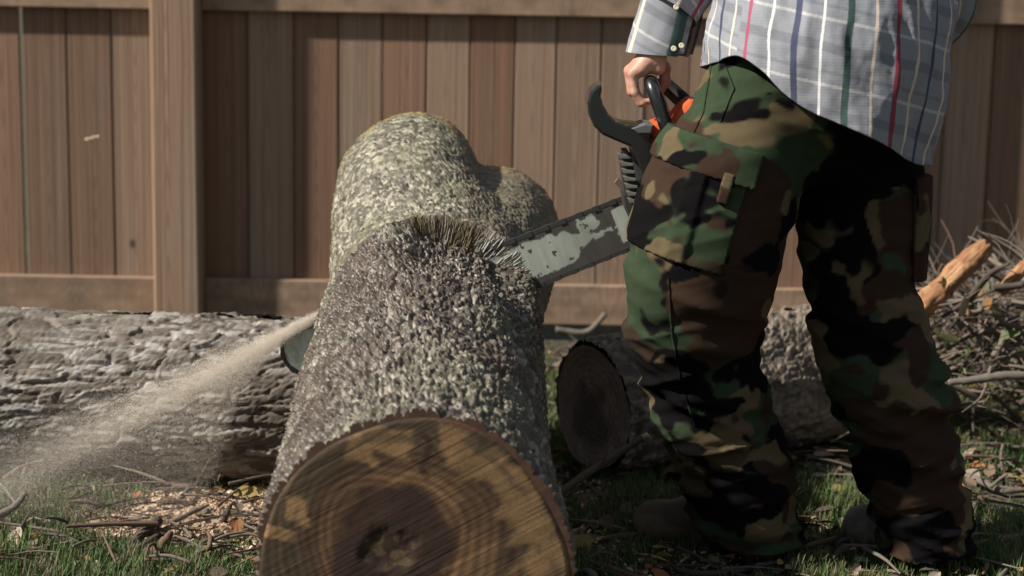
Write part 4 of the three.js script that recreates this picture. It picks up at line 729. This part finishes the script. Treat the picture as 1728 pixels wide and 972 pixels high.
branch([G(1000, 912), G(1060, 905, 0.02), G(1130, 900, 0.01)], [0.008, 0.009, 0.006], twigMats[3], 'brown stick on the grass between the log face and left boot');
branch([G(1365, 806), G(1410, 800, 0.02), G(1455, 806, 0.02)], [0.006, 0.007, 0.005], twigMats[1], 'dark twig on the grass between the two legs');
branch([G(1628, 910), G(1680, 914, 0.02), G(1740, 906, 0.02)], [0.010, 0.012, 0.011], twigMats[0], 'brown stick on the grass right of the right boot');
branch([P(1600, 646, 4.1), P(1650, 640, 4.1), P(1700, 634, 4.1), P(1760, 634, 4.1)], [0.008, 0.010, 0.011, 0.009], twigMats[2], 'long pale grey stick lying level across the front of the brush pile');
branch([G(1625, 800, 0.03), G(1655, 812, 0.03), G(1690, 828, 0.02), G(1740, 826, 0.02)], [0.006, 0.008, 0.007, 0.005], twigMats[2], 'grey crooked stick on the grass right of the lower trouser leg', [[[G(1672, 822, 0.03), G(1690, 806, 0.05), G(1700, 800, 0.06)], [0.005, 0.003]]]);
branch([G(1620, 752, 0.03), G(1660, 748, 0.03), G(1690, 757, 0.03), G(1745, 752, 0.04)], [0.006, 0.007, 0.006, 0.005], twigMats[2], 'pale twig on the grass just below the brush pile');
branch([G(-30, 880, 0.05), G(20, 858, 0.07), G(44, 832, 0.10)], [0.009, 0.008, 0.006], twigMats[2], 'pale broken stick slanting up at the far left of the grass');
branch([G(196, 938, 0.01), G(226, 914, 0.03), G(268, 878, 0.05)], [0.009, 0.010, 0.012], twigMats[1], 'thick dark stick slanting over the grass left of the log face');
branch([G(205, 945, 0.02), G(250, 915, 0.03), G(285, 890, 0.03)], [0.007, 0.008, 0.006], twigMats[1], 'thinner dark stick beside the thick dark stick in the grass');
branch([G(-20, 890, 0.02), G(60, 892, 0.02), G(120, 882, 0.02), G(150, 872, 0.02)], [0.007, 0.008, 0.007, 0.005], twigMats[1], 'long brown stick lying level in the grass at the left');
branch([G(262, 940, 0.0), G(275, 918, 0.03), G(290, 898, 0.05)], [0.010, 0.011, 0.006], twigMats[3], 'stubby brown stick standing in the grass near the log face');
branch([G(372, 890, 0.0), G(384, 866, 0.04), G(390, 850, 0.06)], [0.006, 0.006, 0.004], twigMats[1], 'short dark twig standing in the wood chips by the log');
branch([G(265, 850, 0.03), G(300, 846, 0.03), G(330, 852, 0.02)], [0.006, 0.007, 0.005], twigMats[3], 'brown twig lying over the pale wood chips');
branch([P(328, 820, 3.8), P(345, 790, 3.8), P(366, 755, 3.8)], [0.0016, 0.0014, 0.001], twigMats[3], 'very thin upright twig in front of the long pale log');
branch([P(938, 556, 5.5), P(990, 560, 5.5), P(1022, 530, 5.5)], [0.009, 0.01, 0.009], twigMats[2], 'grey stick end leaning on the fence rail beside the thick log');
{
  const rot = texture(256, 512, (u, v) => { const n = fbm(u * 9, v * 22, 3, 4), s = fbm(u * 26, v * 8, 8, 3); let k = mixc([0.28, 0.135, 0.065], [0.42, 0.24, 0.125], sstep(-0.2, 0.25, n)); k = mixc(k, [0.17, 0.075, 0.035], sstep(0.1, 0.3, s)); return k.map((c) => c * (1 + 0.3 * fbm(u * 60, v * 60, 2, 2))); });
  const rm = std({ map: rot, roughness: 0.9 });
  const split = (a, b, w, label, seed) => {
    const T = b.clone().sub(a), L = T.length(); T.normalize(); const U = V(0, 0, 1).addScaledVector(T, -T.z).normalize(), S = U.clone().cross(T);
    const nu = 40, nv = 90, prof = [1.0, 0.72, 1.05, 0.8, 0.95, 0.7];
    const g = gridGeo(nu, nv + 2, (i, j) => { const k = clamp(j - 1, 0, nv), t = k / nv, th = i / nu * 2 * Math.PI, q = th / (2 * Math.PI) * 6, n = Math.floor(q) % 6, r0 = lerp(prof[n], prof[(n + 1) % 6], q - Math.floor(q)); let r = w * r0 * (1 + 0.3 * fbm(Math.cos(th) * 2 + seed, t * 9, Math.sin(th) * 2, 4)) * (1 - 0.25 * sstep(0.85, 1, t)) * (0.8 + 0.2 * sstep(0, 0.15, t)); if (j === 0 || j === nv + 1) r = 0.001; const p = a.clone().addScaledVector(T, t * L + (j > 0 && j <= nv ? 0.02 * fbm(th * 2, seed, t, 2) * (t > 0.95 || t < 0.05 ? 1 : 0) : 0)).addScaledVector(U, r * 0.7 * Math.cos(th)).addScaledVector(S, r * Math.sin(th)); return { p: [p.x, p.y, p.z], uv: [th / 6.283, t * L * 2] }; }, { closeU: true });
    solo('split_wood', g, rm, label, 'wood piece');
  };
  split(P(1545, 532, 4.35), P(1668, 412, 4.35), 0.033, 'orange rotten split of wood leaning up from the brush pile', 1);
  split(P(1690, 492, 4.4), P(1760, 420, 4.4), 0.018, 'small orange split of wood at the right end of the brush pile', 4);
}
{
  // brush pile: many crossing twigs and small branches
  const rng = rngOf(31), sets = [[], [], [], []];
  for (let i = 0; i < 680; i++) {
    const fx = rng(), x = lerp(1540, 2050, fx), dist = 4.2 + rng() * 1.2, top = lerp(455, 420, clamp((x - 1540) / 300)) + 40 * rng(), y = lerp(top, 700 - (dist - 4.2) * 95, Math.pow(rng(), 0.85)), p = P(x, y, dist);
    if (p.y < 0.01) p.y = 0.01 + 0.05 * rng();
    const L = 0.12 + 0.38 * rng() * rng(), az = rng() * Math.PI * 2, el = (rng() - 0.45) * 1.3, d = V(Math.cos(az) * Math.cos(el), Math.sin(el), Math.sin(az) * Math.cos(el)), r = 0.0022 + 0.009 * Math.pow(rng(), 3);
    const q = p.clone().addScaledVector(d, L), m = p.clone().lerp(q, 0.5).add(V((rng() - 0.5) * 0.04, (rng() - 0.5) * 0.04, (rng() - 0.5) * 0.04));
    for (const v of [q, m]) { if (v.y < 0.008) v.y = 0.008; if (v.z < -5.70) v.z = -5.70; }
    const s = sets[rng() < 0.35 ? 1 : rng() < 0.5 ? 0 : rng() < 0.5 ? 2 : 3];
    s.push(tubeGeo([p, m, q], [r, r * 0.8, r * 0.4], 5, { steps: 6, bumpy: 0.15, seed: i }));
    if (rng() < 0.6) { const b = m.clone().add(V((rng() - 0.5) * 0.2, rng() * 0.14, (rng() - 0.5) * 0.2)); s.push(tubeGeo([m, m.clone().lerp(b, 0.5).add(V(0.01, 0.01, 0)), b], [r * 0.6, r * 0.25], 4, { steps: 4 })); }
  }
  const root = thing('brush_pile', V(P(1680, 600, 4.7).x, 0, -4.7), 'heap of dead twigs and cut brush against the fence at the right', null); root.userData.kind = 'stuff';
  sets.forEach((s, i) => meta(part('twigs', mergeGeometries(s), twigMats[i], root), null, null, null, 'stuff'));
  // dry and green leaves caught in the heap
  const leaf = new THREE.PlaneGeometry(0.03, 0.05, 2, 3); { const p = leaf.attributes.position; for (let i = 0; i < p.count; i++) { const x = p.getX(i), y = p.getY(i), w = Math.sqrt(Math.max(0, 1 - (y / 0.026) ** 2)); p.setXYZ(i, x * w, y, 0.12 * Math.abs(x) - 4 * y * y); } leaf.computeVertexNormals(); }
  const lm = new THREE.MeshPhysicalMaterial({ color: 0xffffff, roughness: 0.9, side: THREE.DoubleSide, transmission: 0.3 });
  const lv = new THREE.InstancedMesh(leaf, lm, 330), M = new THREE.Matrix4(), Q = new THREE.Quaternion(), E = new THREE.Euler();
  const cols = [[0.11, 0.15, 0.05], [0.17, 0.18, 0.07], [0.26, 0.22, 0.12], [0.30, 0.16, 0.06], [0.16, 0.10, 0.065]];
  for (let i = 0; i < 330; i++) { const x = lerp(1560, 2050, rng()), dist = 4.2 + rng() * 1.1, p = P(x, lerp(470, 690 - (dist - 4.2) * 95, rng()), dist); if (p.y < 0.02) p.y = 0.02; E.set(rng() * 6, rng() * 6, rng() * 6); const s = 0.35 + 0.7 * rng(); M.compose(p, Q.setFromEuler(E), V(s, s * (0.8 + rng()), s)); lv.setMatrixAt(i, M); lv.setColorAt(i, lin(...cols[Math.floor(rng() * 5)])); }
  lv.position.sub(root.position); lv.name = 'leaves'; lv.castShadow = lv.receiveShadow = true; lv.userData.kind = 'stuff'; root.add(lv);
}

// ------------------------------------------------------------------ ground litter and grass
{
  const rng = rngOf(90), M = new THREE.Matrix4(), Q = new THREE.Quaternion(), E = new THREE.Euler();
  // twig litter
  const sets = [[], [], [], []];
  for (let i = 0; i < 1300; i++) {
    const dist = 2.55 + rng() * 3.0, x = (rng() - 0.5) * 2 * (0.36 * dist + 0.2), L = 0.05 + 0.25 * rng() * rng(), a = rng() * 6.283, r = 0.0016 + 0.0075 * rng() * rng(), h = groundH(x, -dist) + 0.006 + 0.045 * rng() * rng(), d = V(Math.cos(a), (rng() - 0.4) * 0.3, Math.sin(a));
    const p = V(x, h, -dist), q = p.clone().addScaledVector(d, L); if (q.y < 0.004) q.y = 0.004;
    const m = p.clone().lerp(q, 0.5).add(V((rng() - 0.5) * 0.014, rng() * 0.008, (rng() - 0.5) * 0.014));
    sets[Math.floor(rng() * 4)].push(tubeGeo([p, m, q], [r, r * 0.9, r * 0.5], 5, { steps: 5, bumpy: 0.2, seed: i }));
  }
  for (let i = 0; i < 110; i++) {                     // thicker litter on the left, in front of the chips, and behind the feet at the right
    const right = i % 3 === 0, p0 = right ? G(1600 + 180 * rng(), 730 + 240 * rng()) : G(-20 + 440 * rng(), 850 + 140 * rng()), a = rng() * 6.283, L = 0.06 + 0.20 * rng() * rng(), r = 0.0016 + 0.0050 * rng() * rng();
    const p = V(p0.x, 0.012 + 0.05 * rng(), p0.z), q = p.clone().add(V(Math.cos(a) * L, (rng() - 0.4) * 0.07, Math.sin(a) * L)); if (q.y < 0.006) q.y = 0.006;
    const m = p.clone().lerp(q, 0.5).add(V((rng() - 0.5) * 0.012, rng() * 0.008, (rng() - 0.5) * 0.012));
    sets[Math.floor(rng() * 4)].push(tubeGeo([p, m, q], [r, r * 0.9, r * 0.5], 6, { steps: 6, bumpy: 0.25, seed: i }));
  }
  const root = thing('twig_litter', V(0, 0, -3.8), 'small dead twigs scattered over the grass'); root.userData.kind = 'stuff';
  sets.forEach((s, i) => meta(part('twigs', mergeGeometries(s), twigMats[i], root), null, null, null, 'stuff'));
  // dead leaves and bark flakes
  const leaf = new THREE.PlaneGeometry(0.03, 0.05, 3, 4); { const p = leaf.attributes.position; for (let i = 0; i < p.count; i++) { const x = p.getX(i), y = p.getY(i), w = Math.sqrt(Math.max(0, 1 - (y / 0.0255) ** 2)); p.setXYZ(i, x * w, y, 0.4 * Math.abs(x) - 6 * y * y); } leaf.computeVertexNormals(); leaf.rotateX(-Math.PI / 2); }
  const lit = new THREE.InstancedMesh(leaf, std({ roughness: 0.9, side: THREE.DoubleSide }), 4200), cols = [[0.16, 0.11, 0.075], [0.24, 0.19, 0.14], [0.09, 0.065, 0.05], [0.30, 0.25, 0.19], [0.27, 0.11, 0.045], [0.30, 0.22, 0.07]];
  for (let i = 0; i < 4200; i++) { const dist = 2.5 + rng() * 3.1, x = (rng() - 0.5) * 2 * (0.36 * dist + 0.2), s = 0.35 + 0.9 * rng() * rng(); E.set((rng() - 0.5) * 1.2, rng() * 6.3, (rng() - 0.5) * 1.2); M.compose(V(x, groundH(x, -dist) + 0.006 + 0.03 * rng(), -dist), Q.setFromEuler(E), V(s, s, s * (0.7 + rng()))); lit.setMatrixAt(i, M); lit.setColorAt(i, lin(...cols[Math.floor(Math.pow(rng(), 1.4) * 6)])); }
  lit.name = 'leaf_litter'; lit.castShadow = lit.receiveShadow = true; meta(lit, 'dead leaves and bark flakes lying in the grass', null, null, 'stuff'); scene.add(lit);
  // wood chips on the ground below the saw spray
  const chip = new THREE.BoxGeometry(0.011, 0.0022, 0.006), cp = chip.attributes.position; for (let i = 0; i < cp.count; i++) cp.setXYZ(i, cp.getX(i) * (1 + 0.4 * hash3(i, 1, 1)), cp.getY(i) + 0.002 * cp.getX(i) / 0.011, cp.getZ(i) * (1 + 0.5 * hash3(i, 2, 1)));
  const NC = 20000, chips = new THREE.InstancedMesh(chip, std({ roughness: 0.9 }), NC);
  const spots = [[360, 872, 0.10, 0.12], [310, 862, 0.12, 0.12], [400, 884, 0.07, 0.08], [345, 884, 0.08, 0.05], [300, 890, 0.05, 0.05], [165, 888, 0.08, 0.09], [140, 895, 0.12, 0.08], [60, 880, 0.2, 0.1], [250, 870, 0.3, 0.25], [420, 862, 0.06, 0.2], [200, 880, 0.45, 0.25], [1000, 880, 0.3, 0.3]].map(([x, y, a, b]) => [G(x, y), a, b]);
  for (let i = 0; i < NC; i++) { const [c, a, b] = spots[Math.floor(rng() * spots.length)], g1 = (rng() + rng() + rng() - 1.5), g2 = (rng() + rng() + rng() - 1.5), x = c.x + g1 * a * 1.3, z = c.z + g2 * b * 1.3, s = 0.35 + 0.9 * rng() * rng(); E.set((rng() - 0.5) * 1.4, rng() * 6.3, (rng() - 0.5) * 1.4); M.compose(V(x, groundH(x, z) + 0.003 + 0.012 * rng(), z), Q.setFromEuler(E), V(s, s, s)); chips.setMatrixAt(i, M); const k = 0.75 + 0.4 * rng(); chips.setColorAt(i, lin(0.66 * k, 0.49 * k, 0.35 * k)); }
  chips.name = 'wood_chips'; chips.castShadow = chips.receiveShadow = true; meta(chips, 'fresh pale wood chips heaped on the grass left of the log', null, null, 'stuff'); scene.add(chips);
  // grass
  const blade = (a, lean, h, w) => { const pos = [], idx = [], n = 3; for (let k = 0; k <= n; k++) { const t = k / n, o = lean * t * t, ww = w * (1 - t * 0.85); for (const s of [-1, 1]) pos.push(Math.cos(a) * o - Math.sin(a) * s * ww, h * t * (1 - 0.25 * lean / h * t), Math.sin(a) * o + Math.cos(a) * s * ww); } for (let k = 0; k < n; k++) { const q = k * 2; idx.push(q, q + 1, q + 3, q, q + 3, q + 2); } const g = new THREE.BufferGeometry(); g.setAttribute('position', new THREE.Float32BufferAttribute(pos, 3)); g.setIndex(idx); g.computeVertexNormals(); return g; };
  const tuft = []; for (let i = 0; i < 6; i++) { const g = blade(i * 0.9 + rng(), 0.008 + 0.024 * rng(), 0.025 + 0.03 * rng(), 0.0014 + 0.0012 * rng()); g.translate((rng() - 0.5) * 0.022, 0, (rng() - 0.5) * 0.022); tuft.push(g); }
  const NG = 36000, grass = new THREE.InstancedMesh(mergeGeometries(tuft), new THREE.MeshPhysicalMaterial({ roughness: 0.75, transmission: 0.35, side: THREE.DoubleSide }), NG);
  let k = 0;
  for (let tries = 0; k < NG && tries < 400000; tries++) {
    const dist = 2.4 + rng() * 3.3, x = (rng() - 0.5) * 2 * (0.36 * dist + 0.25), dens = fbm(x * 3, dist * 3, 6, 3) + 0.12;
    if (rng() > sstep(0.04, 0.30, dens) * 0.92 + 0.05) continue;
    const s = (0.42 + 0.62 * rng()) * (0.7 + 0.7 * clamp(dens + 0.15)); E.set((rng() - 0.5) * 0.5, rng() * 6.3, (rng() - 0.5) * 0.5);
    M.compose(V(x, groundH(x, -dist) - 0.002, -dist), Q.setFromEuler(E), V(s, s * (0.7 + 0.6 * rng()), s)); grass.setMatrixAt(k, M);
    const d = rng(); grass.setColorAt(k, d < 0.78 ? lin(0.065 + 0.05 * rng(), 0.125 + 0.06 * rng(), 0.024 + 0.015 * rng()) : lin(0.22, 0.19, 0.10)); k++;
  }
  grass.count = k; grass.name = 'grass'; grass.castShadow = grass.receiveShadow = true; meta(grass, 'short green grass growing in patches round the logs', null, null, 'stuff'); scene.add(grass);
}

// ------------------------------------------------------------------ sawdust thrown from the bar
{
  const rng = rngOf(8), N = 520000, g = new THREE.TetrahedronGeometry(0.00044), m = new THREE.InstancedMesh(g, std({ roughness: 0.95 }), N), M = new THREE.Matrix4(), Q = new THREE.Quaternion(), E = new THREE.Euler();
  const src = P(542, 531, KERF), tmp = V(0, 0, 0); let k = 0;
  const gauss = () => { let s = 0; for (let i = 0; i < 4; i++) s += rng(); return (s - 2) / 0.577; };
  for (let i = 0; i < N; i++) {
    const core = rng() < 0.40, tt = Math.pow(rng(), 0.8), r = tt * 0.86;
    const an = core ? 0.49 + 0.055 * gauss() : 0.50 + 0.02 * gauss() + 0.50 * Math.pow(rng(), 1.7) * Math.min(1, r / 0.4);
    const z = gauss() * (0.006 + 0.10 * r) * (core ? 0.6 : 1) + 0.03 * r;
    tmp.set(src.x - Math.cos(an) * r, src.y - Math.sin(an) * r + (core ? 0.02 * r * r : 0) + gauss() * 0.006, src.z + z);
    if (tmp.y < 0.01) continue;
    E.set(rng() * 6, rng() * 6, rng() * 6); const s = (0.5 + 1.1 * rng() * rng()) * (1.05 - 0.45 * tt) + (rng() < 0.0015 ? 1.8 : 0);
    M.compose(tmp, Q.setFromEuler(E), V(s, s, s * 1.6)); m.setMatrixAt(k, M); const q = 0.8 + 0.35 * rng(); m.setColorAt(k, lin(0.78 * q, 0.71 * q, 0.62 * q)); k++;
  }
  m.count = k; m.name = 'sawdust_spray'; m.castShadow = m.receiveShadow = true; meta(m, 'plume of pale sawdust flying left from the tip of the bar', null, null, 'stuff'); scene.add(m);
  const cg = new THREE.BoxGeometry(0.036, 0.009, 0.004, 6, 2, 1); { const p = cg.attributes.position; for (let i = 0; i < p.count; i++) p.setXYZ(i, p.getX(i), p.getY(i) * (0.55 + 0.7 * hash3(Math.round(p.getX(i) * 500), 3, 3)) + 0.003 * Math.sin(p.getX(i) * 90), p.getZ(i)); cg.computeVertexNormals(); } cg.rotateZ(0.06); const c = P(155, 232, 4.3); cg.translate(c.x, c.y, c.z);
  solo('wood_chip', cg, std({ color: lin(0.6, 0.45, 0.3) }), 'single pale wood chip flying in front of the fence', 'wood chip');
}

renderer.render(scene, camera);
